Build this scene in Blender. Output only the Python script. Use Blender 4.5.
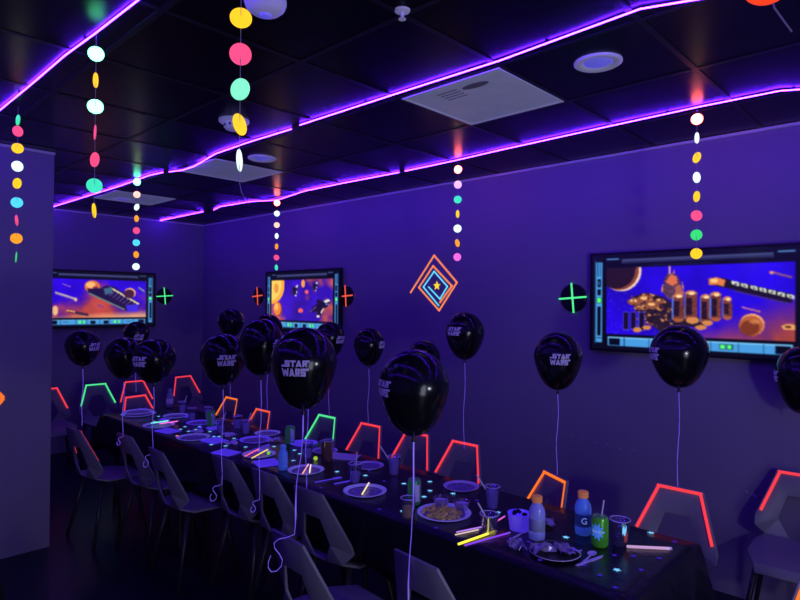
import bpy, bmesh, math, random
import numpy as np
from mathutils import Vector, Matrix
PI = math.pi
C = bpy.context.scene.collection
for o in list(bpy.data.objects):
    bpy.data.objects.remove(o)

# ------------------------------------------------------------------ camera, world, lights, exposure
scn = bpy.context.scene
EYE = Vector((0, 0, 1.72))
YAW, PIT, ROL = 0.7614, 0.0071, 0.0088
F = Vector((math.cos(YAW)*math.cos(PIT), math.sin(YAW)*math.cos(PIT), math.sin(PIT)))
R0 = Vector((math.sin(YAW), -math.cos(YAW), 0)); U0 = R0.cross(F)
Rv = math.cos(ROL)*R0 + math.sin(ROL)*U0; Uv = math.cos(ROL)*U0 - math.sin(ROL)*R0
cd = bpy.data.cameras.new('camera'); cam = bpy.data.objects.new('camera', cd); C.objects.link(cam)
cd.sensor_fit = 'HORIZONTAL'; cd.sensor_width = 36; cd.lens = 593.0/800*36; cd.clip_start = .02
cam.matrix_world = Matrix(((Rv.x, Uv.x, -F.x, EYE.x), (Rv.y, Uv.y, -F.y, EYE.y), (Rv.z, Uv.z, -F.z, EYE.z), (0, 0, 0, 1)))
scn.camera = cam
scn.view_settings.view_transform = 'Standard'; scn.view_settings.look = 'None'
scn.view_settings.exposure = 0.0; scn.view_settings.gamma = 1.0; scn.view_settings.use_curve_mapping = False
w = bpy.data.worlds.new('world'); scn.world = w; w.use_nodes = True
w.node_tree.nodes['Background'].inputs[0].default_value = (.10, .06, .5, 1)
w.node_tree.nodes['Background'].inputs[1].default_value = 0.0
STRIP_COL = (.094, .0085, 1.0); STRIP_POW = 102.0
LAMP_W = 5.4
ld = bpy.data.lights.new('doorway_lamp', 'AREA'); ld.shape = 'DISK'; ld.size = .14; ld.energy = LAMP_W; ld.color = (.76, .84, 1)
lo = bpy.data.objects.new('doorway_lamp', ld); C.objects.link(lo); lo.location = (1.6, -.5, 1.38)
lo.rotation_euler = Vector((.28, 1, -.1)).to_track_quat('-Z', 'Y').to_euler()

l2 = bpy.data.lights.new('rear_fill', 'AREA'); l2.shape = 'RECTANGLE'; l2.size = .9; l2.size_y = 1.9; l2.energy = 17.0; l2.color = (.74, .76, 1)  # unseen fill light added behind the camera to lift the wall at left
lo2 = bpy.data.objects.new('rear_fill', l2); C.objects.link(lo2); lo2.location = (.55, -1.55, 1.0); lo2.rotation_euler = Vector((-.05, 1, .05)).to_track_quat('-Z', 'Z').to_euler()

# ------------------------------------------------------------------ helpers
def s2l(c):
    return tuple(((x/255)/12.92 if x/255 <= .04045 else ((x/255+.055)/1.055)**2.4) for x in c)
def mat(name, col, rough=.5, spec=.5, emit=None, es=1.0, metal=0, noise=None, bump=None, alpha=None):
    """procedural principled material; noise=(scale, amount) varies the base colour, bump=(scale, strength, distance)"""
    m = bpy.data.materials.new(name); m.use_nodes = True; nt = m.node_tree; b = nt.nodes['Principled BSDF']
    b.inputs['Base Color'].default_value = (*col, 1); b.inputs['Roughness'].default_value = rough
    b.inputs['Specular IOR Level'].default_value = spec; b.inputs['Metallic'].default_value = metal
    if emit:
        b.inputs['Emission Color'].default_value = (*emit, 1); b.inputs['Emission Strength'].default_value = es
    if noise or bump: tc = nt.nodes.new('ShaderNodeTexCoord')
    if noise:
        n = nt.nodes.new('ShaderNodeTexNoise'); n.inputs['Scale'].default_value = noise[0]; n.inputs['Detail'].default_value = 4
        nt.links.new(tc.outputs['Object'], n.inputs['Vector'])
        r = nt.nodes.new('ShaderNodeValToRGB')
        r.color_ramp.elements[0].position = .3; r.color_ramp.elements[1].position = .7
        r.color_ramp.elements[0].color = (*[x*(1-noise[1]) for x in col], 1); r.color_ramp.elements[1].color = (*[min(1, x*(1+noise[1])) for x in col], 1)
        nt.links.new(n.outputs['Fac'], r.inputs['Fac']); nt.links.new(r.outputs['Color'], b.inputs['Base Color'])
    if bump:
        n2 = nt.nodes.new('ShaderNodeTexNoise'); n2.inputs['Scale'].default_value = bump[0]; n2.inputs['Detail'].default_value = 3
        nt.links.new(tc.outputs['Object'], n2.inputs['Vector'])
        bp = nt.nodes.new('ShaderNodeBump'); bp.inputs['Strength'].default_value = bump[1]; bp.inputs['Distance'].default_value = bump[2]
        nt.links.new(n2.outputs['Fac'], bp.inputs['Height']); nt.links.new(bp.outputs['Normal'], b.inputs['Normal'])
    return m
def glow(name, srgb, s=1.0):
    """fluorescent: gives off light under the violet strips"""
    c = s2l(srgb)
    return mat(name, tuple(.5*x for x in c), .6, .2, emit=c, es=s)
def clear_mat(name, tint=(1, 1, 1), gloss=.12, rough=.05, body=None, bodyf=0):
    m = bpy.data.materials.new(name); m.use_nodes = True; nt = m.node_tree; nt.nodes.clear()
    out = nt.nodes.new('ShaderNodeOutputMaterial'); tr = nt.nodes.new('ShaderNodeBsdfTransparent'); gl = nt.nodes.new('ShaderNodeBsdfGlossy')
    tr.inputs[0].default_value = (*tint, 1); gl.inputs['Roughness'].default_value = rough
    lw = nt.nodes.new('ShaderNodeLayerWeight'); lw.inputs['Blend'].default_value = .35
    mp = nt.nodes.new('ShaderNodeMapRange'); mp.inputs['To Min'].default_value = gloss*.5; mp.inputs['To Max'].default_value = min(.7, gloss*5)
    nt.links.new(lw.outputs['Facing'], mp.inputs['Value'])
    mx = nt.nodes.new('ShaderNodeMixShader'); nt.links.new(mp.outputs['Result'], mx.inputs[0]); nt.links.new(tr.outputs[0], mx.inputs[1]); nt.links.new(gl.outputs[0], mx.inputs[2])
    last = mx
    if body:
        df = nt.nodes.new('ShaderNodeBsdfDiffuse'); df.inputs[0].default_value = (*body, 1)
        m2 = nt.nodes.new('ShaderNodeMixShader'); m2.inputs[0].default_value = bodyf
        nt.links.new(mx.outputs[0], m2.inputs[1]); nt.links.new(df.outputs[0], m2.inputs[2]); last = m2
    nt.links.new(last.outputs[0], out.inputs[0])
    return m

def obj(name, bm, m, parent=None, loc=None, smooth=False):
    me = bpy.data.meshes.new(name)
    bmesh.ops.recalc_face_normals(bm, faces=bm.faces[:])
    bm.to_mesh(me); bm.free()
    for mm in (m if isinstance(m, (list, tuple)) else [m]): me.materials.append(mm)
    if smooth:
        for p in me.polygons: p.use_smooth = True
    o = bpy.data.objects.new(name, me); C.objects.link(o)
    if parent is not None: o.parent = parent
    if loc is not None: o.location = loc
    return o
def tag(o, label, cat, group=None, kind=None):
    o['label'] = label; o['category'] = cat
    if group: o['group'] = group
    if kind: o['kind'] = kind
    return o
def thing(name, label, cat, loc=(0, 0, 0), rz=0, group=None):
    o = bpy.data.objects.new(name, None); C.objects.link(o); o.location = loc; o.rotation_euler = (0, 0, rz)
    o.empty_display_size = .05
    return tag(o, label, cat, group)
def struct(name, bm, m):
    o = obj(name, bm, m); o['kind'] = 'structure'; return o
def NB(): return bmesh.new()
def bx(bm, x0, x1, y0, y1, z0, z1, bev=0):
    t = bmesh.new(); bmesh.ops.create_cube(t, size=1)
    for v in t.verts: v.co = Vector(((x0+x1)/2+v.co.x*(x1-x0), (y0+y1)/2+v.co.y*(y1-y0), (z0+z1)/2+v.co.z*(z1-z0)))
    if bev: bmesh.ops.bevel(t, geom=t.edges[:], offset=bev, segments=2, affect='EDGES', profile=.6)
    merge(bm, t); return bm
def merge(bm, t, M=None):
    me = bpy.data.meshes.new('tmp'); t.to_mesh(me); t.free()
    if M is not None: me.transform(M)
    bm.from_mesh(me); bpy.data.meshes.remove(me)
def lathe(bm, prof, n=24, M=None, cap0=True, cap1=True):
    """prof: list of (r, z)"""
    t = bmesh.new(); rings = []
    for r, z in prof:
        rings.append([t.verts.new((max(r, 1e-5)*math.cos(2*PI*i/n), max(r, 1e-5)*math.sin(2*PI*i/n), z)) for i in range(n)])
    for a, b in zip(rings, rings[1:]):
        for i in range(n): t.faces.new((a[i], a[(i+1) % n], b[(i+1) % n], b[i]))
    if cap0: t.faces.new(rings[0][::-1])
    if cap1: t.faces.new(rings[-1])
    merge(bm, t, M); return bm
def tube(bm, pts, r, n=6, flat=None):
    pts = [Vector(p) for p in pts]; t = bmesh.new(); rings = []
    up = Vector((0, 0, 1))
    for i, p in enumerate(pts):
        d = (pts[min(i+1, len(pts)-1)]-pts[max(i-1, 0)]).normalized()
        a = d.cross(up)
        if a.length < 1e-3: a = d.cross(Vector((1, 0, 0)))
        a.normalize(); b = d.cross(a).normalized()
        rr = r[i] if isinstance(r, (list, tuple)) else r
        fb = rr if flat is None else flat
        rings.append([t.verts.new(p+a*rr*math.cos(2*PI*k/n)+b*fb*math.sin(2*PI*k/n)) for k in range(n)])
    for A, B in zip(rings, rings[1:]):
        for k in range(n): t.faces.new((A[k], A[(k+1) % n], B[(k+1) % n], B[k]))
    t.faces.new(rings[0][::-1]); t.faces.new(rings[-1])
    merge(bm, t); return bm
def prism(bm, poly, z0, z1, M=None):
    t = bmesh.new()
    a = [t.verts.new((x, y, z0)) for x, y in poly]; b = [t.verts.new((x, y, z1)) for x, y in poly]
    t.faces.new(a[::-1]); t.faces.new(b); n = len(poly)
    for i in range(n): t.faces.new((a[i], a[(i+1) % n], b[(i+1) % n], b[i]))
    merge(bm, t, M); return bm
def bevel_mod(o, wd=.004, seg=2):
    md = o.modifiers.new('bevel', 'BEVEL'); md.width = wd; md.segments = seg; md.limit_method = 'ANGLE'; md.angle_limit = math.radians(25)

# ------------------------------------------------------------------ room
XR, YB, ZC = 3.95, 7.43, 2.765
XL, YN = -2.2, -1.6
M_wall = mat('wall_paint', (.295, .235, .37), .55, .35, noise=(1.3, .05), bump=(220, .08, .002))
M_floor = mat('floor_dark_vinyl', (.006, .009, .026), .32, .35, noise=(3, .2))
M_ceil = mat('ceiling_black_tile', (.0034, .0040, .0066), .26, .10, bump=(320, .12, .001))
M_grid = mat('ceiling_grid_metal', (.016, .016, .022), .4, .2)
M_trim = mat('ceiling_wall_angle', (.85, .84, .86), .45, .5)
b = NB(); bx(b, XL-.1, XR+.1, YN-.1, YB+.1, -.1, 0); struct('floor', b, M_floor)
b = NB(); bx(b, XL-.1, XR+.1, YN-.1, YB+.1, ZC, ZC+.1); struct('ceiling', b, M_ceil)
b = NB(); bx(b, XR, XR+.1, YN-.1, YB+.1, 0, ZC); struct('wall_right', b, M_wall)
b = NB(); bx(b, XL-.1, XR, YB, YB+.1, 0, ZC); struct('wall_back', b, M_wall)
b = NB(); bx(b, XL-.1, XL, YN-.1, YB, 0, ZC); struct('wall_left', b, M_wall)
b = NB(); bx(b, XL, XR, YN-.1, YN, 0, ZC); struct('wall_near', b, M_wall)
CX, CY = 1.332, 4.644
b = NB(); bx(b, XL, CX, CY, YB, 0, ZC); struct('wall_middle', b, M_wall)
GX, GY, TP = 2.157, 1.47, .61
b = NB()
k = -8
while GX+k*TP < XR:
    x = GX+k*TP
    if x > XL: bx(b, x-.012, x+.012, YN, (CY if x < CX else YB), ZC-.003, ZC+.01)
    k += 1
k = -6
while GY+k*TP < YB:
    y = GY+k*TP
    if y > YN: bx(b, (CX if y > CY else XL), XR, y-.012, y+.012, ZC-.0032, ZC+.01)
    k += 1
struct('trim_1', b, M_grid)
b = NB(); bx(b, XR-.022, XR, YN, YB, ZC-.02, ZC-.0035); bx(b, CX, XR-.022, YB-.022, YB, ZC-.02, ZC-.0035); bx(b, XL, CX, CY-.022, CY, ZC-.02, ZC-.0035)
struct('trim_2', b, M_trim)
M_scuff = mat('scuff', (.6, .6, .62), .8)
def scuffs(pts):
    b = NB(); rnd = random.Random(4)
    for y, z, r in pts:
        n = 9
        prism(b, [(r*(.6+.5*rnd.random())*math.cos(2*PI*i/n), .6*r*(.5+.6*rnd.random())*math.sin(2*PI*i/n)) for i in range(n)], 0, .0008,
              Matrix.Translation((XR, y, z)) @ Matrix.Rotation(-PI/2, 4, 'Y') @ Matrix.Rotation(PI/2, 4, 'Z'))
    return b
for y, z, r in ((.89, .62, .018), (.93, .635, .009), (.85, .61, .006)):
    tag(obj('wall_scuff', scuffs([(y, z, r)]), M_scuff), 'pale scuff patch on the lower right wall by the tall-backed chair', 'scuff', 'pale scuffs low on the right wall')
for i in range(6):
    tag(obj('wall_scuff', scuffs([(2.05-.09*i, .78-.006*i+.01*(i % 2), .007)]), M_scuff), 'faint pale scuff in a row on the right wall behind the chairs', 'scuff', 'row of faint scuffs on the right wall')

# ------------------------------------------------------------------ led strips
m = bpy.data.materials.new('violet_led'); m.use_nodes = True; nt = m.node_tree; nt.nodes.clear()
e = nt.nodes.new('ShaderNodeEmission'); e.inputs[0].default_value = (*STRIP_COL, 1); e.inputs[1].default_value = STRIP_POW
oo = nt.nodes.new('ShaderNodeOutputMaterial'); nt.links.new(e.outputs[0], oo.inputs[0]); M_led = m
M_blk = mat('black_plastic', (.012, .012, .014), .4, .4)
A = [(2.10, -1.4), (2.12, .2), (2.155, .589), (2.06, .821), (2.081, 1.097), (2.098, 1.427), (2.092, 2.006), (2.08, 2.80)]
A2 = [(2.10, 2.90), (2.082, 3.328), (2.094, 3.792), (2.175, 4.25), (2.18, 4.45), (2.133, 4.58)], [(2.115, 4.64), (2.085, 4.82), (2.104, 5.484), (2.07, 7.40)]
B = [(3.36, -1.4), (3.35, .3), (3.339, .57), (3.292, .642), (3.285, .996), (3.293, 1.541), (3.325, 2.256), (3.345, 2.655), (3.36, 3.16)]
B2 = [(3.362, 3.22), (3.336, 3.907), (3.345, 4.412), (3.45, 5.0), (3.33, 5.297), (3.28, 5.822), (3.36, 6.1)], [(3.344, 6.30), (3.34, 7.40)]
Cc = [(.85, -1.4), (.842, 2.025), (.836, 2.431), (.823, 2.748), (.826, 3.26), (.821, 3.797), (.825, 4.60)]
def strip(label, runs):
    t = thing('led_strip', label, 'light strip', (runs[0][0][0], runs[0][0][1], 2.745), 0, 'violet led strips on the ceiling')
    lo = t.location
    for r in runs:
        obj('glowing_strip', tube(NB(), [Vector((x, y, 2.7575-.002*(i % 2)))-lo for i, (x, y) in enumerate(r)],   .0027, 6), M_led, t)
    for r, s in zip(runs, runs[1:]):
        obj('connector', tube(NB(), [Vector((r[-1][0], r[-1][1], 2.756))-lo, Vector((s[0][0], s[0][1], 2.756))-lo], .0042, 6), M_blk, t)
    for r in runs:
        for (x0, y0), (x1, y1) in list(zip(r, r[1:]))[::2]:
            x, y = (x0*.7+x1*.3), (y0*.7+y1*.3)
            obj('clip', bx(NB(), x-.008-lo.x, x+.008-lo.x, y-.006-lo.y, y+.006-lo.y, 2.7585-lo.z, ZC-lo.z), M_blk, t)
strip('violet LED strip running above the middle of the long table', [A, A2[0], A2[1]])
strip('violet LED strip on the ceiling beside the right wall', [B, B2[0], B2[1]])
strip('violet LED strip at the upper left, ending at the grey wall', [Cc])
strip('added violet LED strip out of view on the left, brightening the grey wall', [[(-.42, -1.4), (-.41, 1.5), (-.42, 4.6)]])  # unseen extra strip, added to light the grey wall

# ------------------------------------------------------------------ ceiling fittings
M_panel = mat('acrylic_lens', (.85, .83, .84), .45, .4, noise=(9, .05), bump=(400, .2, .002), emit=(.036, .044, .085), es=1.0)  # unlit lens given a faint glow in place of light falling on it
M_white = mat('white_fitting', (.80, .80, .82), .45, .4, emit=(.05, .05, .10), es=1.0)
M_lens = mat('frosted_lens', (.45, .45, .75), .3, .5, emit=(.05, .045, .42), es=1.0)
M_smudge = mat('panel_smudge', (.30, .29, .33), .6)
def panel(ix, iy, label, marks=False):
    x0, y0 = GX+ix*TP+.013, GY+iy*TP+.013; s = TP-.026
    t = thing('ceiling_light_panel', label, 'ceiling light', (x0, y0, ZC-.004), 0, 'square light panels in the ceiling, unlit but given a faint glow')
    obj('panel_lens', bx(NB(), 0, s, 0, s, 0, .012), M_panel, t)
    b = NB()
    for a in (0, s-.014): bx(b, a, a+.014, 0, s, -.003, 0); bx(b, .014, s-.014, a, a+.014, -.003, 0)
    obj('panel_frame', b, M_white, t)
    if marks:
        b = NB(); prism(b, [(.10+.028*math.cos(2*PI*i/20), .20+.075*math.sin(2*PI*i/20)) for i in range(20)], -.0012, 0)
        for j in range(4): bx(b, .08+j*.03, .088+j*.03, .30, .42, -.001, 0)
        obj('smudge', b, M_smudge, t)
    return t
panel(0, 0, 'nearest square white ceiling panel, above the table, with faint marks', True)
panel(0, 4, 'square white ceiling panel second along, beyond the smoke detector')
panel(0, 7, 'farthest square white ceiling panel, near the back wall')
def downlight(x, y, label, r=.10):
    t = thing('downlight', label, 'ceiling light', (x, y, ZC), 0, 'round recessed downlights')
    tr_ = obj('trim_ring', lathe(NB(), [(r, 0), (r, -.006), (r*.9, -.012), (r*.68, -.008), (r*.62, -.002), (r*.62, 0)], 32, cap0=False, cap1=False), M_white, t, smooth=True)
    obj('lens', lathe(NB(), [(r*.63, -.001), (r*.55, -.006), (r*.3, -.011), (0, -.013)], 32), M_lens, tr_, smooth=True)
downlight(2.412, 1.14, 'round recessed downlight nearest the camera, right of the near panel')
downlight(2.396, 3.671, 'round recessed downlight between the two middle ceiling panels')
downlight(2.41, 6.202, 'small far round downlight near the back wall')
t = thing('ceiling_speaker', 'pale blue-white dome on the ceiling at the top of the view', 'ceiling fitting', (1.15, 1.75, ZC))
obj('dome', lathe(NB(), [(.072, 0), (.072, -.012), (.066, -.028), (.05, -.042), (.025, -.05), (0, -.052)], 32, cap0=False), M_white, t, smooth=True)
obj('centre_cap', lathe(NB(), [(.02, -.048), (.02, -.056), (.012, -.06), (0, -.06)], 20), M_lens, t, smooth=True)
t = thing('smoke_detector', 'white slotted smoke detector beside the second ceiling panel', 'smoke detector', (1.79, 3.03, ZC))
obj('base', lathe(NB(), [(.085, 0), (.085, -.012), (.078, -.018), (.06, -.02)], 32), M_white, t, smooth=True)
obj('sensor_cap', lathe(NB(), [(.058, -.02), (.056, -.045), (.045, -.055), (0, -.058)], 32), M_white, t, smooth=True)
b = NB()
for i in range(10):
    a = 2*PI*i/10; bx(b, .056*math.cos(a)-.004, .056*math.cos(a)+.004, .056*math.sin(a)-.004, .056*math.sin(a)+.004, -.042, -.028)
obj('vent_slot', b, M_blk, t)
t = thing('sprinkler_head', 'tiny metal sprinkler head on the dark ceiling near the top edge', 'sprinkler', (1.52, 1.45, ZC))
obj('escutcheon', lathe(NB(), [(.03, 0), (.026, -.006), (.012, -.008)], 20), M_white, t)
obj('deflector', lathe(NB(), [(.006, -.008), (.006, -.03), (.014, -.031), (.014, -.033)], 14), M_white, t)

# ------------------------------------------------------------------ wall screens
def noise2(h, w, cells, seed):
    r = np.random.RandomState(seed); out = np.zeros((h, w)); amp = 1; tot = 0
    for o in range(4):
        cy, cx = max(2, int(cells*h/w*2**o))+2, int(cells*2**o)+2
        g = r.rand(cy, cx); yy = np.linspace(0, cy-1.001, h); xx = np.linspace(0, cx-1.001, w)
        y0 = yy.astype(int); x0 = xx.astype(int); fy = (yy-y0)[:, None]; fx = (xx-x0)[None]
        fy = fy*fy*(3-2*fy); fx = fx*fx*(3-2*fx)
        v = g[y0][:, x0]*(1-fy)*(1-fx)+g[y0+1][:, x0]*fy*(1-fx)+g[y0][:, x0+1]*(1-fy)*fx+g[y0+1][:, x0+1]*fy*fx
        out += v*amp; tot += amp; amp *= .5
    return out/tot
class Art:
    """the picture shown on a screen, drawn from polygons; (u, v) run 0..1 from its top left corner"""
    def __init__(s, w, h, hom):
        s.w, s.h, s.hm = w, h, hom; s.a = np.zeros((h, w, 3)); s.a[:] = (7, 7, 26)
        s.U, s.V = np.meshgrid((np.arange(w)+.5)/w, (np.arange(h)+.5)/h)
    def T(s, p):
        x, y = p[0]/100, p[1]/100; h = s.hm; d = h[6]*x+h[7]*y+1
        return ((h[0]*x+h[1]*y+h[2])/d, (h[3]*x+h[4]*y+h[5])/d)
    def mask(s, P):
        P = list(P); m = np.zeros((s.h, s.w), bool)
        for (x0, y0), (x1, y1) in zip(P, P[1:]+P[:1]):
            if y0 == y1: continue
            c = ((s.V > min(y0, y1)) & (s.V <= max(y0, y1))) & (s.U < (x1-x0)*(s.V-y0)/(y1-y0)+x0); m ^= c
        return m & s.clip if getattr(s, 'clip', None) is not None else m
    def uv(s, P, c, a=1.0, jit=0, seed=1):
        m = s.mask(P); col = np.array(c, float)
        if jit: col = col*(1+jit*(np.random.RandomState(seed).rand(s.h, s.w, 1)-.5)*2); col = col[m]
        s.a[m] = s.a[m]*(1-a)+col*a
    def rect(s, u0, v0, u1, v1, c): s.uv([(u0, v0), (u1, v0), (u1, v1), (u0, v1)], c)
    def P(s, P, c, a=1.0, jit=0, seed=1): s.uv([s.T(p) for p in P], c, a, jit, seed)
    def E(s, x, y, rx, ry, c, a=1.0, rot=0, jit=0):
        cs, sn = math.cos(rot), math.sin(rot)
        s.P([(x+rx*math.cos(t)*cs-ry*math.sin(t)*sn, y+rx*math.cos(t)*sn+ry*math.sin(t)*cs) for t in np.linspace(0, 2*PI, 37)[:-1]], c, a, jit)
    def L(s, p, q, wd, c, a=1.0):
        d = math.hypot(q[0]-p[0], q[1]-p[1]); n = (-(q[1]-p[1])/d*wd/2, (q[0]-p[0])/d*wd/2)
        s.P([(p[0]+n[0], p[1]+n[1]), (q[0]+n[0], q[1]+n[1]), (q[0]-n[0], q[1]-n[1]), (p[0]-n[0], p[1]-n[1])], c, a)
    def frame(s):
        blue, dk, gr = (70, 150, 215), (6, 8, 30), (90, 255, 110)
        s.rect(.16, .055, .84, .10, (48, 52, 96)); s.rect(.16, .055, .84, .064, (90, 95, 150)); s.rect(.17, .085, .83, .1, (28, 30, 66))
        s.rect(.3, .118, .6, .126, (30, 34, 70))
        for f in (0, 1):
            q = (lambda a, b: (a, b)) if not f else (lambda a, b: (1-b, 1-a))
            def rr(a, b, v0, v1, c):
                a, b = q(a, b); s.rect(a, v0, b, v1, c)
            rr(.082, .145, .042, .058, (80, 130, 190)); rr(.095, .135, .058, .066, dk)
            rr(.022, .058, .075, .93, blue); rr(.016, .022, .06, .94, (30, 60, 110))
            rr(.030, .035, .085, .23, dk); rr(.043, .051, .085, .23, (40, 95, 160))
            rr(.030, .050, .255, .345, dk); rr(.036, .044, .28, .32, (50, 110, 170)); rr(.030, .050, .365, .43, dk)
            rr(.027, .053, .45, .515, (30, 90, 90)); rr(.030, .050, .46, .505, gr)
            rr(.031, .049, .55, .86, dk); rr(.028, .052, .88, .885, dk)
        s.rect(.09, .865, .91, .955, blue); s.rect(.09, .865, .91, .875, (120, 195, 240))
        s.rect(.098, .882, .155, .948, dk); s.rect(.845, .882, .902, .948, dk)
        for u in (.175, .30, .39, .5, .585, .70, .80): s.rect(u, .872, u+.005, .955, (35, 85, 130))
        for u in (.325, .355, .625, .655): s.rect(u-.002, .888, u+.024, .935, (25, 80, 80)); s.rect(u+.001, .894, u+.02, .928, gr)
        s.rect(.425, .885, .465, .94, dk); s.rect(.535, .885, .575, .94, dk); s.rect(.2, .905, .24, .91, (30, 70, 120)); s.rect(.735, .905, .78, .91, (30, 70, 120))
        s.clip = (s.U > .08) & (s.U < .92) & (s.V > .14) & (s.V < .835)
def art_right():
    a = Art(260, 140, [.15511, .00091, -.06009, .01598, .29044, -.15377, .03431, .00044]); a.frame()
    n = noise2(a.h, a.w, 5, 3)[..., None]; m = a.clip
    a.a[m] = (np.array((34, 8, 205))*(.75+.6*n))[m]
    r = np.random.RandomState(5)
    g = (np.clip((a.U-.55)*2.0+(a.V-.55)*2.2+(n[..., 0]-.5)*1.2-.35, 0, 1)*m)[..., None]
    a.a = a.a*(1-g)+np.array((190, 78, 30))*g*(.7+.5*n)
    for i in range(130):
        x, y = 95+r.rand()*190, 180+r.rand()*170; a.E(x, y, 1.6, 1.6, (120, 90, 255) if i % 3 else (30, 5, 90), .8)
    a.E(145, 105, 76, 80, (235, 205, 180)); a.E(138, 102, 74, 79, (130, 62, 45)); a.E(127, 98, 72, 78, (34, 16, 34))          # planet, upper left
    # domed station with capsule tanks
    a.P([(190, 205), (240, 190), (300, 205), (350, 240), (460, 300), (450, 320), (350, 320), (300, 345), (240, 300), (195, 250)], (38, 22, 40))
    for p in ((195, 225, 26, 14), (235, 215, 30, 16), (262, 238, 26, 15), (225, 245, 24, 11), (290, 222, 18, 10)): a.E(*p, (140, 78, 52)); a.E(p[0]-4, p[1]-4, p[2]*.5, p[3]*.4, (240, 180, 115))
    for i in range(110):
        x, y = 185+r.rand()*165, 195+r.rand()*125; a.E(x, y, 3+4*r.rand(), 2+3*r.rand(), ((230, 150, 80), (25, 12, 30), (120, 60, 50))[i % 3], .85)
    for i in range(40):
        x, y = 190+r.rand()*150, 240+r.rand()*100; a.L((x, y), (x+12*r.rand(), y-10*r.rand()), 2.5, ((20, 10, 30), (90, 60, 70), (60, 50, 150))[i % 3])
    a.P([(300, 190), (305, 140), (318, 118), (345, 118), (362, 140), (372, 190), (350, 215), (320, 215)], (86, 54, 76), 1, .4, 7)
    a.P([(310, 150), (330, 120), (350, 130), (355, 155), (335, 165)], (215, 105, 70)); a.L((325, 120), (325, 90), 5, (230, 170, 160)); a.L((340, 120), (341, 104), 4, (200, 120, 110))
    a.L((300, 160), (296, 190), 5, (225, 130, 90)); a.L((372, 150), (376, 195), 4, (225, 130, 90)); a.P([(345, 165), (365, 160), (375, 195), (345, 200)], (170, 92, 70))
    for x, y0, y1, w_ in ((162, 262, 332, 11), (190, 262, 330, 11), (220, 262, 335, 12)):                                     # far tanks
        a.P([(x-w_, y0), (x+w_, y0), (x+w_, y1), (x-w_, y1)], (70, 60, 190)); a.P([(x-w_+4, y0+4), (x+w_-2, y0+4), (x+w_-2, y1-4), (x-w_+4, y1-4)], (20, 10, 40))
    for x, y0, y1, w_ in ((357, 195, 300, 21), (404, 183, 295, 22), (458, 198, 310, 19), (496, 188, 298, 20), (539, 206, 292, 17)):
        a.P([(x-w_-3, y0+8), (x+w_, y0+8), (x+w_, y1-8), (x-w_-3, y1-8)], (80, 120, 235)); a.E(x, y0+12, w_, 14, (200, 118, 74)); a.E(x, y1-12, w_, 14, (165, 86, 52))
        a.P([(x-w_+2, y0+12), (x+w_, y0+12), (x+w_, y1-12), (x-w_+2, y1-12)], (112, 54, 44), 1, .35, int(x)); a.P([(x-w_+3, y0+26), (x+w_*.2, y0+26), (x+w_*.2, y1-20), (x-w_+3, y1-20)], (36, 16, 34), 1, .5, 3)
        a.L((x-w_, (y0+y1)/2), (x+w_, (y0+y1)/2), 4, (70, 32, 34)); a.E(x+3, y0+10, w_*.5, 6, (255, 215, 160))
    for p in ((205, 330, 16, 10), (240, 322, 16, 9), (410, 295, 24, 13), (440, 322, 22, 9), (465, 305, 20, 10)): a.E(*p, (205, 130, 70))
    # container freighter
    a.P([(468, 140), (520, 133), (560, 146), (780, 196), (780, 230), (700, 215), (560, 178), (520, 170), (470, 160)], (24, 14, 40))
    a.P([(468, 138), (500, 132), (532, 142), (526, 168), (500, 160), (470, 160)], (220, 120, 62)); a.E(490, 145, 14, 8, (250, 195, 120))
    for i in range(7): a.P([(556+i*34, 146+i*8.2), (582+i*34, 151+i*8.2), (582+i*34, 166+i*8.2), (556+i*34, 158+i*8.2)], (225, 235, 210)); a.P([(564+i*34, 152+i*8.2), (574+i*34, 154+i*8.2), (574+i*34, 160+i*8.2), (564+i*34, 158+i*8.2)], (60, 60, 70))
    a.L((560, 182), (770, 232), 6, (60, 40, 130)); a.L((700, 112), (780, 132), 8, (130, 80, 120)); a.E(704, 114, 9, 6, (225, 140, 110)); a.L((592, 245), (660, 262), 5, (210, 120, 130))
    a.E(630, 312, 47, 42, (240, 165, 110)); a.E(627, 316, 45, 39, (178, 92, 48)); a.E(622, 324, 36, 29, (120, 52, 28)); a.E(640, 300, 20, 8, (215, 130, 75), .7)
    a.P([(738, 318), (760, 308), (790, 312), (790, 332), (750, 330)], (228, 160, 90)); a.E(765, 320, 12, 6, (90, 40, 30))
    return a
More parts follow.
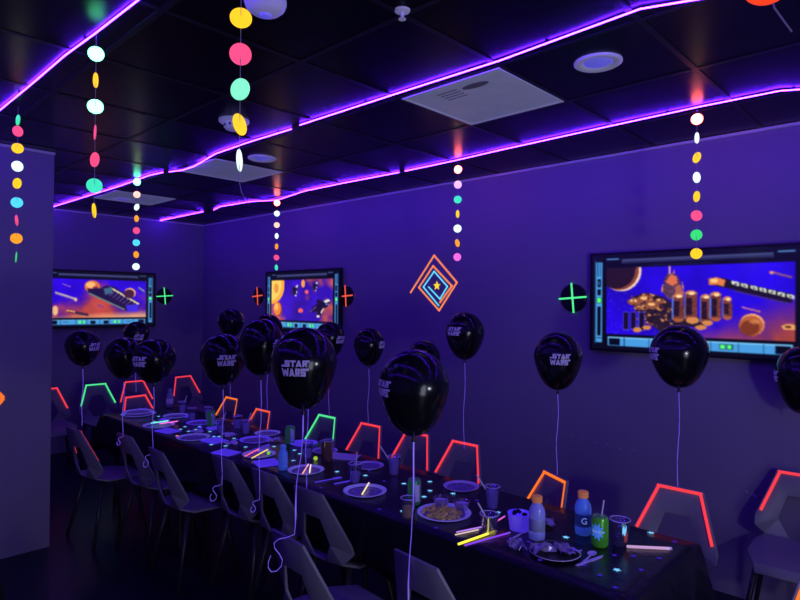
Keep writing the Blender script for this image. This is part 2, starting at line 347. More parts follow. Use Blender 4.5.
def art_left():
    a = Art(170, 90, [.14587, .00195, .02769, -.01456, .3277, -.29558, -.02163, -4e-05]); a.frame(); m = a.clip
    n = noise2(a.h, a.w, 5, 8)[..., None]
    a.a[m] = (np.array((40, 6, 200))*(.8+.5*n))[m]
    g = np.clip((n[..., 0]-.5)*2.2+(a.V-.42)*2.6+np.exp(-((a.U-.48)/.16)**2)*.7-.1, 0, 1)[..., None]*m[..., None]
    a.a = a.a*(1-g)+np.array((176, 66, 62))*g*(.75+.5*n)
    g = np.clip((a.V-.72)*9+(a.U-.6)*1.2, 0, 1)[..., None]*m[..., None]; a.a = a.a*(1-.75*g)+np.array((250, 190, 130))*g*.75
    a.E(260, 180, 40, 32, (212, 110, 62)); a.E(252, 172, 24, 16, (250, 180, 110)); a.E(275, 190, 14, 12, (140, 50, 60))
    a.P([(235, 190), (300, 190), (330, 175), (370, 180), (500, 268), (500, 300), (460, 310), (420, 300), (240, 218)], (30, 16, 66))
    a.L((240, 214), (425, 300), 7, (90, 130, 120)); a.L((350, 184), (498, 272), 7, (225, 200, 150))
    for i in range(8): a.L((360+i*17, 190+i*10.5), (330+i*17, 222+i*9), 4, (95, 70, 150))
    for i in range(9): a.P([(350+i*17, 184+i*10), (360+i*17, 184+i*10), (362+i*17, 194+i*10), (352+i*17, 194+i*10)], (230, 215, 170))
    a.P([(318, 190), (360, 184), (364, 214), (325, 222)], (60, 96, 130)); a.P([(430, 278), (495, 272), (498, 308), (440, 308)], (60, 40, 220))
    a.E(452, 214, 30, 26, (240, 170, 110)); a.E(448, 218, 27, 23, (66, 26, 60)); a.L((495, 186), (530, 210), 11, (70, 80, 120)); a.L((497, 184), (525, 204), 3, (190, 190, 200))
    a.L((70, 212), (180, 248), 14, (120, 100, 170)); a.L((70, 210), (175, 244), 4, (235, 215, 190)); a.E(175, 248, 7, 9, (230, 190, 150))
    a.L((105, 165), (150, 182), 4, (190, 130, 170)); a.L((130, 306), (240, 328), 13, (60, 34, 70)); a.L((128, 304), (170, 312), 8, (225, 150, 90)); a.L((285, 275), (318, 288), 7, (120, 60, 140))
    a.E(70, 305, 15, 26, (230, 180, 130))
    return a
def art_middle():
    a = Art(170, 90, [.37481, .00389, -1.616, .02326, .42168, -.5609, .04968, .00081]); a.frame(); m = a.clip
    n = noise2(a.h, a.w, 6, 21)[..., None]; n2 = noise2(a.h, a.w, 4, 31)[..., None]
    a.a[m] = (np.array((48, 16, 170))*(.7+.7*n))[m]
    g = np.clip((n2-.45)*4+np.abs(a.U[..., None]-.45)*2.2-.25, 0, .95)*m[..., None]; a.a = a.a*(1-g)+np.array((215, 92, 66))*g*(.8+.4*n)
    a.E(455, 175, 66, 95, (250, 165, 60)); a.E(450, 170, 56, 84, (255, 205, 90)); a.E(480, 190, 12, 26, (210, 110, 40), .6)
    a.E(487, 296, 22, 38, (150, 60, 24)); a.E(484, 294, 19, 35, (228, 130, 48)); a.E(480, 286, 10, 18, (255, 180, 90)); a.E(616, 165, 10, 20, (245, 150, 80)); a.E(603, 305, 13, 12, (240, 90, 90)); a.E(634, 208, 10, 10, (240, 90, 110))
    def ship(x, y, s, r):
        c, sn = math.cos(r), math.sin(r)
        q = lambda px, py: (x+s*(px*c-py*sn), y+s*(px*sn+py*c))
        a.P([q(-40, 3), q(-20, -9), q(10, -12), q(34, -7), q(38, 4), q(20, 14), q(-12, 12)], (22, 12, 50)); a.P([q(-14, 10), q(4, 12), q(-10, 28), q(-24, 24)], (26, 14, 48)); a.P([q(0, -11), q(14, -11), q(8, -22), q(-4, -20)], (26, 14, 48))
        a.P([q(18, -9), q(36, -7), q(38, 2), q(22, 0)], (235, 225, 215)); a.E(*q(-20, 26), 5*s, 4*s, (240, 235, 220)); a.L(q(-8, 22), q(8, 12), 4*s, (230, 215, 205)); a.E(*q(24, 6), 6*s, 3*s, (80, 120, 230)); a.L(q(-38, 2), q(-10, -4), 2.5*s, (120, 90, 190))
    ship(572, 200, .85, -.9); ship(675, 178, .7, -.85); ship(700, 282, 1.6, -.5)
    return a
def soften(p):
    q = np.pad(p, ((1, 1), (1, 1), (0, 0)), 'edge')
    q = q[:-2]+2*q[1:-1]+q[2:]; return (q[:, :-2]+2*q[:, 1:-1]+q[:, 2:])/16
def screen_mesh(a):
    """one emissive sheet; x to the right, z up, facing -y, its size .. 1.34 x .677"""
    W, H = a.w, a.h; xs = np.linspace(-.655, .655, W); zs = np.linspace(.324, -.324, H)
    co = np.zeros((H, W, 3)); co[..., 0] = xs[None]; co[..., 2] = zs[:, None]
    idx = np.arange(W*H).reshape(H, W)
    f = np.stack([idx[:-1, :-1], idx[1:, :-1], idx[1:, 1:], idx[:-1, 1:]], -1).reshape(-1, 4)
    me = bpy.data.meshes.new('screen'); me.from_pydata(co.reshape(-1, 3).tolist(), [], f.tolist())
    c = np.clip(soften(a.a), 0, 255)/255; lin = np.where(c <= .04045, c/12.92, ((c+.055)/1.055)**2.4)
    col = np.ones((H, W, 4), np.float32); col[..., :3] = lin
    at = me.color_attributes.new('picture', 'FLOAT_COLOR', 'POINT'); at.data.foreach_set('color', col.ravel())
    me.update(); return me
m = bpy.data.materials.new('screen_picture'); m.use_nodes = True; nt = m.node_tree
pb = nt.nodes['Principled BSDF']; pb.inputs['Base Color'].default_value = (.01, .01, .01, 1); pb.inputs['Roughness'].default_value = .25
at = nt.nodes.new('ShaderNodeAttribute'); at.attribute_name = 'picture'
nt.links.new(at.outputs['Color'], pb.inputs['Emission Color']); pb.inputs['Emission Strength'].default_value = 1.12; M_screen = m
def tv(label, loc, rz, art):
    t = thing('wall_television', label, 'television', loc, rz, 'televisions showing a space scene'); t.scale = (.989, 1, .989)
    b = NB(); bx(b, -.67, .67, .0, .03, -.3385, .3385, .006); obj('casing', b, M_blk, t)
    b = NB()
    for s in (-1, 1):
        bx(b, s*.6625-.0075, s*.6625+.0075, -.006, .0, -.3385, .3385); bx(b, -.655, .655, -.006, 0, s*.3315-.007, s*.3315+.007)
    obj('bezel', b, M_blk, t)
    o = bpy.data.objects.new('screen', screen_mesh(art)); o.data.materials.append(M_screen); C.objects.link(o); o.parent = t; o.location = (0, -.002, 0)
    b = NB(); bx(b, -.2, .2, .03, .041, -.15, .15); obj('wall_mount', b, M_blk, t)
ZT = 1.7475
tv('large television at right on the right wall, showing a space station with tank rows', (XR-.041, 1.2295, ZT), -PI/2, art_right())
tv('middle television by the corner, showing dark ships and a yellow planet', (XR-.041, 5.215, ZT), -PI/2, art_middle())
tv('television at left on the back wall, showing a long freighter over orange clouds', (2.620, YB-.041, ZT), 0, art_left())

# ------------------------------------------------------------------ neon colours
RED, ORG, GRN = (255, 62, 72), (255, 118, 38), (86, 255, 150)
M_tape = {'red': glow('red_neon_tape', RED, 1.0), 'orange': glow('orange_neon_tape', ORG, 1.05), 'green': glow('green_neon_tape', GRN, .9), 'coral': glow('coral_neon_tape', (255, 92, 66), .95)}
M_cyan = glow('cyan_neon_tape', (110, 235, 255), .85); M_yel = glow('yellow_neon', (255, 225, 40), 1.0)
M_peach = glow('peach_neon_tape', (255, 140, 80), .95)

# round black wall discs with a neon cross
def cross(label, loc, rz, col, tilt=-.07):
    t = thing('wall_disc', label, 'wall decoration', loc, rz, 'round black discs with a neon cross')
    Mx = Matrix.Rotation(PI/2, 4, 'X')
    di_ = obj('disc', lathe(NB(), [(.10, 0), (.10, .012), (.092, .018), (.06, .02), (0, .02)], 32, Mx), M_blk, t)
    b = lathe(NB(), [(.078, .0195), (.078, .0215), (.086, .0215), (.086, .0185)], 32, Mx, cap0=False, cap1=False)
    obj('rim', b, M_grid, di_)
    for a in (tilt, tilt+PI/2-.02):
        b = NB(); bx(b, -.108, .108, -.024, -.0205, -.0065, .0065); o = obj('neon_tape', b, col, t); o.rotation_euler = (0, a, 0)
cross('black wall disc with green cross, left of the large right television', (XR, 2.037, 1.776), -PI/2, M_tape['green'])
cross('black wall disc with coral cross, right of the middle television', (XR, 4.50, 1.798), -PI/2, M_tape['coral'])
cross('black wall disc with coral cross, left of the middle television', (XR, 6.085, 1.803), -PI/2, M_tape['coral'])
cross('black wall disc with green cross on the back wall beside the left television', (3.413, YB, 1.798), 0, M_tape['green'])
# diamond spiral of tape on the right wall (points are y, z on that wall)
t = thing('tape_diamond', 'spiral diamond of orange and cyan tape with a yellow star on the right wall', 'wall decoration', (XR, 3.31, 1.90), -PI/2)
def wallbar(name, pts, wd, m):
    b = NB()
    for p, q in zip(pts, pts[1:]):
        p, q = Vector((3.31-p[0], p[1]-1.9)), Vector((3.31-q[0], q[1]-1.9)); d = (q-p).normalized(); n = Vector((-d.y, d.x))*wd/2; p = p-d*wd*.35; q = q+d*wd*.35
        prism(b, [(p+n)[:], (q+n)[:], (q-n)[:], (p-n)[:]], 0.0005, .003, Matrix.Rotation(PI/2, 4, 'X'))
    obj(name, b, m, t)
def wz(x, y):   # corner read off in the view of that wall -> (y, z)
    u = (x-400)/593.0; d = F+Rv*u-Uv*((y-300)/593.0); P = EYE+d*(XR/d.x); return (P.y, P.z)
q4 = lambda L: [wz(400+x/4, 240+y/4) for x, y in L]
wallbar('orange_tape', q4([(43, 210), (137, 62), (228, 170), (157, 282), (76, 190), (133, 104), (208, 184), (160, 250)]), .016, M_peach)
wallbar('cyan_tape', q4([(155, 262), (94, 188), (137, 126), (190, 186), (160, 236), (115, 188)]), .013, M_cyan)
c = q4([(148, 183)])[0]
prism_b = NB(); prism(prism_b, [(3.31-c[0]+(.042 if i % 2 == 0 else .018)*math.sin(i*PI/5), c[1]-1.9+(.042 if i % 2 == 0 else .018)*math.cos(i*PI/5)) for i in range(10)], .0005, .003, Matrix.Rotation(PI/2, 4, 'X'))
obj('star', prism_b, M_yel, t)

t = thing('tape_chevron', 'orange tape chevron on the grey wall at the left edge', 'wall decoration', (.85, CY, 1.07))
b = NB()
for (x0, z0), (x1, z1) in (((.195, 0), (.03, .22)), ((.195, 0), (.03, -.22))):
    d = Vector((x1-x0, z1-z0)).normalized(); nn = Vector((-d.y, d.x))*.012
    p0, p1 = Vector((x0, z0)), Vector((x1, z1))
    prism(b, [(p0+nn)[:], (p1+nn)[:], (p1-nn)[:], (p0-nn)[:]], .0005, .003, Matrix.Rotation(PI/2, 4, 'X'))
obj('orange_tape', b, M_tape['orange'], t)
# ------------------------------------------------------------------ hanging garlands
DC = {'w': ((225, 255, 240), 1.3), 'm': ((140, 255, 205), .95), 'a': ((70, 245, 190), .9), 'c': ((90, 235, 255), .9), 'g': ((60, 235, 120), .9), 'y': ((255, 205, 30), 1.1), 'o': ((255, 160, 35), 1.05),
      'p': ((255, 82, 130), 1.0), 'k': ((255, 110, 215), 1.0), 'l': ((250, 190, 240), 1.1), 's': ((255, 205, 170), 1.3),
      'R': ((255, 95, 70), 20.0), 'G': ((95, 255, 170), 8.0), 'O': ((250, 66, 28), 1.0)}
M_disc = {k: glow('paper_dot_'+n, DC[k][0], DC[k][1]) for k, n in zip(DC, ('white', 'mint', 'aqua', 'cyan', 'green', 'yellow', 'orange', 'pink', 'magenta', 'lilac', 'peach', 'hot_red', 'hot_mint', 'vermilion'))}
M_thread = mat('thread', (.45, .42, .5), .6)
def garland(x, y, label, zs, cols, ratios, end, r=.0285, tail=False):
    t = thing('dot_garland', label, 'garland', (x, y, ZC), 0, 'neon paper dot garlands hanging from the ceiling')
    b = NB(); pts = [(0, 0, 0), (0, 0, end-ZC)]
    if tail: pts += [(.004, -.006, end-ZC-.03), (.016, -.022, end-ZC-.06)]
    obj('string', tube(b, pts, .0011, 5), M_thread, t)
    az = math.atan2(-y, -x)
    for i, (z, c, k) in enumerate(zip(zs, cols, ratios)):
        b = NB(); lathe(b, [(r, -.0012), (r, .0012)], 28)
        o = obj('paper_dot', b, M_disc[c], t, (0, 0, z-ZC)); o.rotation_euler = (PI/2+.12*math.sin(i*2.3), .25*math.cos(i*1.7), az+PI/2+(1 if i % 2 else -1)*math.acos(max(.06, min(1, k))))
Z = [2.703, 2.605, 2.503, 2.40, 2.30, 2.198, 2.097, 2.0]
garland(.843, 2.448, 'dot garland under the upper left strip, ending in a thin yellow dot', [2.683, 2.58, 2.478, 2.377, 2.271, 2.17, 2.073], 'GyGppay'.replace('G', 'G', 1), [1, .3, 1, .1, .55, 1, .2], 2.04)
garland(.835, 1.385, 'large near dot garland at upper left, yellow pink mint yellow', [2.675, 2.574, 2.472, 2.376, 2.283, 2.19, 2.095], 'pwypmyw', [1, .9, 1, 1, .85, .6, .2], 2.04, tail=True)
garland(.88, 3.688, 'dot garland at the far left in front of the grey wall', [2.692, 2.632, 2.54, 2.443, 2.351, 2.248, 2.152, 2.055, 1.955], 'gpywycpog', [.35, .85, 1, .95, .7, 1, .2, 1, .08], 1.93)
garland(2.079, 5.058, 'distant dot garland hanging before the left television', [2.731, 2.625, 2.519, 2.422, 2.321, 2.219, 2.118, 2.017], 'Gswopcow', [1, 1, .7, .6, .95, 1, .7, 1], 2.0)
garland(3.4, 4.935, 'dot garland hanging above the middle television', [2.712, 2.607, 2.493, 2.384, 2.28, 2.171, 2.072], 'Rwswopa', [1, 1, 1, .6, .55, .95, .5], 2.06)
garland(3.4, 2.67, 'dot garland hanging above the tape diamond', [2.703, 2.593, 2.484, 2.379, 2.273, 2.168, 2.066], 'Rlayw'+'ok', [.95, 1, 1, .4, 1, .55, .95], 2.06)
garland(3.33, 1.024, 'dot garland hanging before the large right television', [2.709, 2.609, 2.506, 2.401, 2.3, 2.2, 2.098, 2.0], 'Rwywypgy', [1, .35, .7, .6, .55, .95, 1, 1], 1.99)
garland(.83, .175, 'nearest garland at the top right corner, showing one vermilion dot', [2.57, 2.42, 2.27, 2.119], 'ypmO', [.5, .8, 1, 1], 2.115, tail=True)

# ------------------------------------------------------------------ long table and its cloth
TX0, TX1, TY0, TY1, TZ = 1.925, 2.61, .785, 5.36, .75
M_cloth = mat('black_plastic_sheet', (.008, .008, .016), .27, .45, bump=(22, .3, .012))
M_leg = mat('dark_metal', (.02, .02, .024), .4, .5)
def table(y0, y1, label):
    t = thing('folding_table', label, 'table', ((TX0+TX1)/2, (y0+y1)/2, 0), 0, 'tables under the black cloth')
    hx, hy = (TX1-TX0)/2-.012, (y1-y0)/2-.012
    obj('tabletop', bx(NB(), -hx, hx, -hy, hy, TZ-.045, TZ-.006, .006), M_leg, t)
    for sx in (-1, 1):
        for sy in (-1, 1):
            obj('leg', tube(NB(), [(sx*(hx-.06), sy*(hy-.2), TZ-.045), (sx*(hx-.04), sy*(hy-.16), 0)], .013, 10), M_leg, t)
ty = np.linspace(TY0, TY1, 4)
for i, nm in enumerate(('nearest table of the row, under the bottles and green can', 'middle table of the row, under the glow stick plates', 'farthest table of the row, by the back wall')):
    table(float(ty[i]), float(ty[i+1]), nm)
def cloth():
    bm = bmesh.new(); rnd = random.Random(2); nx, ny = 10, 60
    g = [[bm.verts.new((TX0+(TX1-TX0)*i/nx, TY0+(TY1-TY0)*j/ny, TZ+.0012*math.sin(i*1.7+j*.9)*(0 < i < nx)*(0 < j < ny))) for i in range(nx+1)] for j in range(ny+1)]
    for j in range(ny):
        for i in range(nx): bm.faces.new((g[j][i], g[j][i+1], g[j+1][i+1], g[j+1][i]))
    # drape: perimeter loop, folds getting wider downwards
    loop = [g[0][i] for i in range(nx)]+[g[j][nx] for j in range(ny)]+[g[ny][i] for i in range(nx, 0, -1)]+[g[j][0] for j in range(ny, 0, -1)]
    n = len(loop); cx, cy = (TX0+TX1)/2, (TY0+TY1)/2
    prev = loop
    steps = [.012, .05, .12, .2, .27]
    for si, d in enumerate(steps):
        cur = []
        for k, v in enumerate(loop):
            x, y, z = v.co
            ox = -1 if abs(x-TX0) < 1e-6 else (1 if abs(x-TX1) < 1e-6 else 0); oy = -1 if abs(y-TY0) < 1e-6 else (1 if abs(y-TY1) < 1e-6 else 0)
            corner = ox and oy
            f = (.006*min(1, d/.05)+.05*d*(.5+.5*math.sin(k*1.05+.6*math.sin(k*.31))))
            if oy: f += .10*d*(.5+.5*math.sin(k*1.9))
            if corner: f += .28*d
            dd = d*(1.25 if corner else 1)*(1+.06*math.sin(k*.7)) if si else d
            cur.append(bm.verts.new((x+ox*f*(.75 if corner else 1), y+oy*f*(.75 if corner else 1), TZ-dd+(.004 if si == 0 else 0))))
        for k in range(n): bm.faces.new((prev[k], prev[(k+1) % n], cur[(k+1) % n], cur[k]))
        prev = cur
    return bm
o = obj('tablecloth', cloth(), M_cloth, smooth=True)
tag(o, 'glossy black plastic cloth covering the whole row of tables', 'tablecloth')
md = o.modifiers.new('thickness', 'SOLIDIFY'); md.thickness = .0012; md.offset = -1

# ------------------------------------------------------------------ chairs
M_shell = mat('chair_shell_plastic', (.25, .235, .28), .42, .4, noise=(6, .06))
M_cleg = mat('chair_leg_metal', (.035, .033, .04), .35, .5)
def shell_mesh():
    bm = bmesh.new()
    V = {}
    def p(n, x, y, z): V[n+'+'] = bm.verts.new((x, y, z)); V[n+'-'] = bm.verts.new((-x, y, z))
    p('T', .112, -.245, .82); p('W', .205, -.14, .572); p('L', .203, -.12, .525); p('N', .160, -.155, .475); p('S', .198, -.08, .452); p('M', .2, .09, .447); p('F', .15, .215, .435); p('G', .14, .235, .395)
    p('A', .06, -.215, .685); p('B', .098, -.185, .565); p('D', .04, -.165, .468); p('K', .10, -.07, .455)
    f = lambda *n: bm.faces.new([V[k] for k in n])
    f('T-', 'T+', 'A+', 'A-')
    for s in '+-':
        f('T'+s, 'W'+s, 'B'+s, 'A'+s); f('W'+s, 'L'+s, 'B'+s); f('L'+s, 'N'+s, 'B'+s); f('N'+s, 'D'+s, 'B'+s); f('N'+s, 'S'+s, 'K'+s, 'D'+s); f('S'+s, 'M'+s, 'K'+s)
    f('D-', 'D+', 'K+', 'K-'); f('K-', 'K+', 'M+', 'M-'); f('M-', 'M+', 'F+', 'F-'); f('F-', 'F+', 'G+', 'G-')
    return bm
def tape_bm():
    b = NB(); Lw = .0145
    def quad(p, q, inn, nrm):
        t = bmesh.new(); a = [t.verts.new(v) for v in (p, q, q+inn, p+inn)]; c = [t.verts.new(v.co+nrm*.0015) for v in a]
        t.faces.new(a[::-1]); t.faces.new(c)
        for i in range(4): t.faces.new((a[i], a[(i+1) % 4], c[(i+1) % 4], c[i]))
        merge(b, t)
    n = Vector((0, .928, .374)).normalized(); up = Vector((0, .374, -.928)).normalized(); o2 = n*.0085
    quad(Vector((-.108, -.245, .82))+up*.008+o2, Vector((.108, -.245, .82))+up*.008+o2, up*Lw, n)
    for s in (1, -1):
        p = Vector((s*.112, -.245, .82)); d = Vector((s*.205, -.14, .572))-p
        nw = d.cross(Vector((s*.06, -.215, .685))-p).normalized(); nw = nw if nw.y > 0 else -nw
        inn = nw.cross(d).normalized(); inn = inn if inn.x*s < 0 else -inn
        quad(p+nw*.0095+inn*.008+d*.02, p+d*.87+nw*.0095+inn*.008, inn*Lw, nw)
    return b
shell_me = leg_me = None; tape_me = {}
def chair(x, y, rz, label, tape, group, has_tape=True):
    """x, y: middle of the back's top edge; rz: heading of the seat (0 = +y)"""
    global shell_me, leg_me
    c, s = math.cos(rz), math.sin(rz)
    t = thing('shell_chair', label, 'chair', (x-(.245*s), y+.245*c, 0), rz, group)
    if shell_me is None:
        o = obj('shell', shell_mesh(), M_shell, t, smooth=True); shell_me = o.data; shell_me.set_sharp_from_angle(angle=math.radians(38))
        leg_me = []
        for sx in (-1, 1):
            for yy, y2 in ((-.10, -.19), (.12, .20)):
                leg_me.append(obj('leg', tube(NB(), [(sx*.14, yy, .445), (sx*.215, y2, 0)], [.016, .010], 10), M_cleg, t, smooth=True).data)
    else:
        o = bpy.data.objects.new('shell', shell_me); C.objects.link(o); o.parent = t
        for lm in leg_me:
            l = bpy.data.objects.new('leg', lm); C.objects.link(l); l.parent = t
    md = o.modifiers.new('thickness', 'SOLIDIFY'); md.thickness = .014; md.offset = 0
    bevel_mod(o, .005, 2)
    if tape is None: return t
    if tape not in tape_me: tape_me[tape] = obj('neon_tape', tape_bm(), M_tape[tape], t).data
    else:
        k = bpy.data.objects.new('neon_tape', tape_me[tape]); C.objects.link(k); k.parent = t
    return t
G1, G2, G3 = 'chairs on the wall side of the table', 'chairs on the near side of the table', 'chairs along the back wall'
W90 = PI/2     # faces -x
chair(3.12, 1.03, W90, 'red-taped chair on the wall side at the near right end of the table', 'red', G1)
chair(2.87, 1.575, W90-.5, 'orange-taped chair turned askew behind the two bottles', 'orange', G1)
chair(3.137, 2.38, W90, 'red-taped chair on the wall side under the balloon by the tape diamond', 'red', G1)
chair(3.13, 2.80, W90, 'red-taped chair behind the nearest large balloon, second left of the bottles', 'red', G1)
chair(3.10, 3.24, W90, 'red-taped chair on the wall side left of the nearest large balloon', 'red', G1)
chair(3.08, 3.73, W90, 'green-taped chair on the wall side of the table', 'green', G1)
chair(2.86, 4.31, W90, 'coral-taped chair on the wall side just left of the green-taped one', 'coral', G1)
chair(3.005, 5.06, W90, 'orange-taped chair on the wall side toward the back corner', 'orange', G1)
chair(3.865, .645, W90+.05, 'red-taped chair against the right wall at the right edge', 'red', 'chairs outside the table')
chair(2.60, .302, W90+.25, 'orange-taped chair cut off at the bottom right corner', 'orange', 'chairs outside the table')
chair(3.44, 6.95, PI+.1, 'red-taped chair rightmost along the back wall', 'red', G3)
chair(2.83, 6.9, PI-.05, 'red-taped chair against the back wall, behind the end chair', 'red', G3)
chair(2.42, 6.92, PI, 'green-taped chair against the back wall', 'green', G3)
chair(1.93, 6.9, PI, 'red-taped chair against the back wall beside the grey wall', 'red', G3)
chair(2.39, 5.80, PI+.15, 'red-taped chair at the far end of the table', 'red', 'chair at the table end')
E90 = -PI/2    # faces +x
chair(1.45, 4.56, E90+.08, 'dark chair seen from behind at the far left of the near side', 'red', G2)
chair(1.63, 4.12, E90+.05, 'dark chair seen from behind, second from the far end of the near side', None, G2)
chair(1.60, 3.57, E90-.05, 'dark chair seen from behind, third from the far end of the near side', None, G2)
chair(1.79, 3.12, E90, 'dark chair pushed under the cloth below the napkin, near side', None, G2)
chair(1.80, 2.71, E90, 'dark chair seen from behind below the small blue bottle', None, G2)
chair(1.78, 2.30, E90, 'dark chair seen from behind at the plate with one pale glow stick', None, G2)
chair(1.365, 1.89, E90-.07, 'dark chair pulled out nearest left, with a curled ribbon on it', None, G2)
chair(1.57, 1.41, E90-.08, 'dark chair at the bottom middle below the nearest balloon', None, G2)
chair(.55, 4.28, PI+.35, 'chair at the left edge before the grey wall, barely in view', None, 'chairs outside the table')

# ------------------------------------------------------------------ balloons
M_bal = mat('black_latex', (.006, .006, .009), .17, .6)
M_print = mat('lavender_print', (.60, .54, .70), .5, .3, emit=(.07, .045, .30), es=.4)
M_rib = mat('curling_ribbon', (.50, .45, .72), .3, .6, emit=(.11, .06, .62), es=1.0)
def bal_pt(az, th, R, H):
    """az about z (0 = +x), th from the top"""
    low = max(0, (th-PI/2)/(PI/2))
    r = R*math.sin(th)*(1-.16*low*(1-low)*2.2) if th < PI else 0
    z = math.cos(th)*(H*.44 if th < PI/2 else H*.56)
    return Vector((r*math.cos(az), r*math.sin(az), z))
def stroke(p, q, wd):
    p, q = Vector(p), Vector(q); d = (q-p).normalized(); n = Vector((-d.y, d.x))*wd/2
    return [p+n, q+n, q-n, p-n]
def letter(ch, x, y, w, h, t):
    """heavy block capital from bars; returns list of quads"""
    X = lambda a: x+a*w; Y = lambda b: y+b*h
    H = lambda a0, a1, b: [(X(a0), Y(b)-t/2), (X(a1), Y(b)-t/2), (X(a1), Y(b)+t/2), (X(a0), Y(b)+t/2)]
    V = lambda a, b0, b1: [(X(a)-t/2, Y(b0)), (X(a)+t/2, Y(b0)), (X(a)+t/2, Y(b1)), (X(a)-t/2, Y(b1))]
    e = t/2/h; g = t/2/w
    if ch == 'S': return [H(0, 1, 1-e), H(0, 1, .5), H(0, 1, e), V(g, .5, 1-e), V(1-g, e, .5)]
    if ch == 'T': return [H(0, 1, 1-e), V(.5, 0, 1-e)]
    D = lambda a0, b0, a1, b1: [(X(a0)-t/2, Y(b0)), (X(a0)+t/2, Y(b0)), (X(a1)+t/2, Y(b1)), (X(a1)-t/2, Y(b1))]
    if ch == 'A': return [D(g, 0, .5, 1), D(1-g, 0, .5, 1), H(.22, .78, .26)]
    if ch == 'R': return [V(g, 0, 1), H(0, .95, 1-e), H(0, .95, .46), V(1-g, .46, 1-e), D(.5, .42, 1-g, 0)]
    if ch == 'W': return [D(g, 1, .27, 0), D(.27, 0, .5, .85), D(.5, .85, .73, 0), D(.73, 0, 1-g, 1)]
def logo_quads():
    Q = []; t = .13
    for ch, x, w in (('S', .28, .42), ('T', .74, .42), ('A', 1.16, .46), ('R', 1.66, .36)): Q += letter(ch, x, .54, w, .44, t)
    for ch, x, w in (('W', 0, .62), ('A', .62, .46), ('R', 1.12, .36), ('S', 1.52, .40)): Q += letter(ch, x, .02, w, .44, t)
    Q += [[(0, .54), (.40, .54), (.40, .67), (0, .67)], [(1.9, .85), (2.2, .85), (2.2, .98), (1.9, .98)], [(1.8, .33), (2.15, .33), (2.15, .46), (1.8, .46)]]
    return Q
LOGO = logo_quads()
def logo_bm(R, H, width, az0, th0):
    bm = bmesh.new(); sc = width/2.2
    for q in LOGO:
        q = [Vector((p[0], p[1])) for p in q]; n = 4
        g = []
        for j in range(n+1):
            row = []
            for i in range(n+1):
                a, b_ = i/n, j/n; p = (q[0]*(1-a)+q[1]*a)*(1-b_)+(q[3]*(1-a)+q[2]*a)*b_
                dx, dz = (p.x-1.1)*sc, (p.y-.5)*sc*1.25
                th = th0-dz/(H*.5); az = az0+dx/(R*max(.35, math.sin(th)))
                v = bal_pt(az, th, R+.0014, H+.0028); row.append(bm.verts.new(v))
            g.append(row)
        for j in range(n):
            for i in range(n): bm.faces.new((g[j][i], g[j][i+1], g[j+1][i+1], g[j+1][i]))
    return bm
def balloon(x, y, z, wd, ht, label, ribz, text=None, curl=None, rib=None, tilt=0, seed=0):
    """z: centre height; text: (turn in radians from facing the camera, positive = to its right; drop); ribz: lower ribbon end"""
    R, H = wd/2, ht
    cz = z-.5*H+.56*H
    t = thing('balloon', label, 'balloon', (x, y, cz), 0, 'black printed balloons tied to the chairs')
    b = NB(); n, k = 40, 26; rings = []
    top = b.verts.new(bal_pt(0, 0, R, H))
    for j in range(1, k):
        rings.append([b.verts.new(bal_pt(2*PI*i/n, PI*j/k*.985, R, H)) for i in range(n)])
    for i in range(n): b.faces.new((top, rings[0][i], rings[0][(i+1) % n]))
    for a, c in zip(rings, rings[1:]):
        for i in range(n): b.faces.new((a[i], c[i], c[(i+1) % n], a[(i+1) % n]))
    b.faces.new(rings[-1])
    sk_ = obj('balloon_skin', b, M_bal, t, smooth=True)
    zb = -.56*H
    obj('knot', lathe(NB(), [(.004, zb+.008), (.007, zb), (.004, zb-.008), (.009, zb-.018), (.008, zb-.02)], 14), M_bal, t, smooth=True)
    if text is not None:
        az = math.atan2(-y, -x)
        obj('printed_lettering', logo_bm(R, H, wd*.42, az+text[0], PI/2+text[1]), M_print, sk_, smooth=True)
    rnd = random.Random(seed+int(x*100)); L = cz+zb-.012-ribz; pts = []
    dx, dy = rib if rib else (0, 0)
    for i in range(15):
        s = i/14; wv = .006*math.sin(s*7+rnd.random()*.5)*s*(1-s)*3; pts.append((dx*s+wv, dy*s-wv, zb-.012-L*s))
    if curl:
        ex, ey, ez = pts[-1]; k = curl
        for dx_, dz_ in ((-.02, -.008), (-.04, -.012), (-.052, -.022), (-.05, -.036), (-.038, -.05), (-.03, -.066), (-.033, -.082), (-.045, -.094), (-.058, -.096), (-.066, -.086), (-.066, -.07), (-.06, -.055)):
            off = R0*(dx_*k); pts.append((ex+off.x, ey+off.y, ez+dz_*abs(k)))
    obj('ribbon', tube(NB(), pts, .0028, 6, .0012), M_rib, t)
    return t
# tails tied at the necks
TOPZ = .80
balloon(1.412, 1.858, 1.468, .257, .318, 'nearest left balloon, lettering facing the camera, over the pulled-out chair', .83, (-.26, .02), curl=1.5, rib=(-.03, .01))
balloon(1.79, 2.325, 1.44, .25, .30, 'balloon hidden behind the nearest left one, only its ribbon showing', .81, None, rib=(.0, .0))
balloon(1.57, 1.423, 1.405, .252, .308, 'largest balloon at centre, hanging over the bottom middle chair', .45, (-1.12, -.05), rib=(-.02, 0))
balloon(3.12, 2.381, 1.515, .256, .312, 'balloon just below and right of the tape diamond', .76, (-.62, -.12))
balloon(2.90, 1.586, 1.422, .255, .312, 'balloon with centred lettering below the green cross disc', .80, (.10, -.02), curl=-.8)
balloon(3.12, 1.038, 1.470, .275, .315, 'balloon in front of the large right television', .70, (-1.12, .0))
balloon(3.68, .613, 1.343, .25, .35, 'balloon cut off by the right edge of the view', .82, (-1.4, 0))
balloon(3.10, 3.275, 1.393, .235, .288, 'small balloon between the middle television and the tape diamond', .76, (1.1, -.05))
balloon(3.12, 2.74, 1.325, .235, .285, 'balloon mostly hidden behind the largest balloon', .76, None)
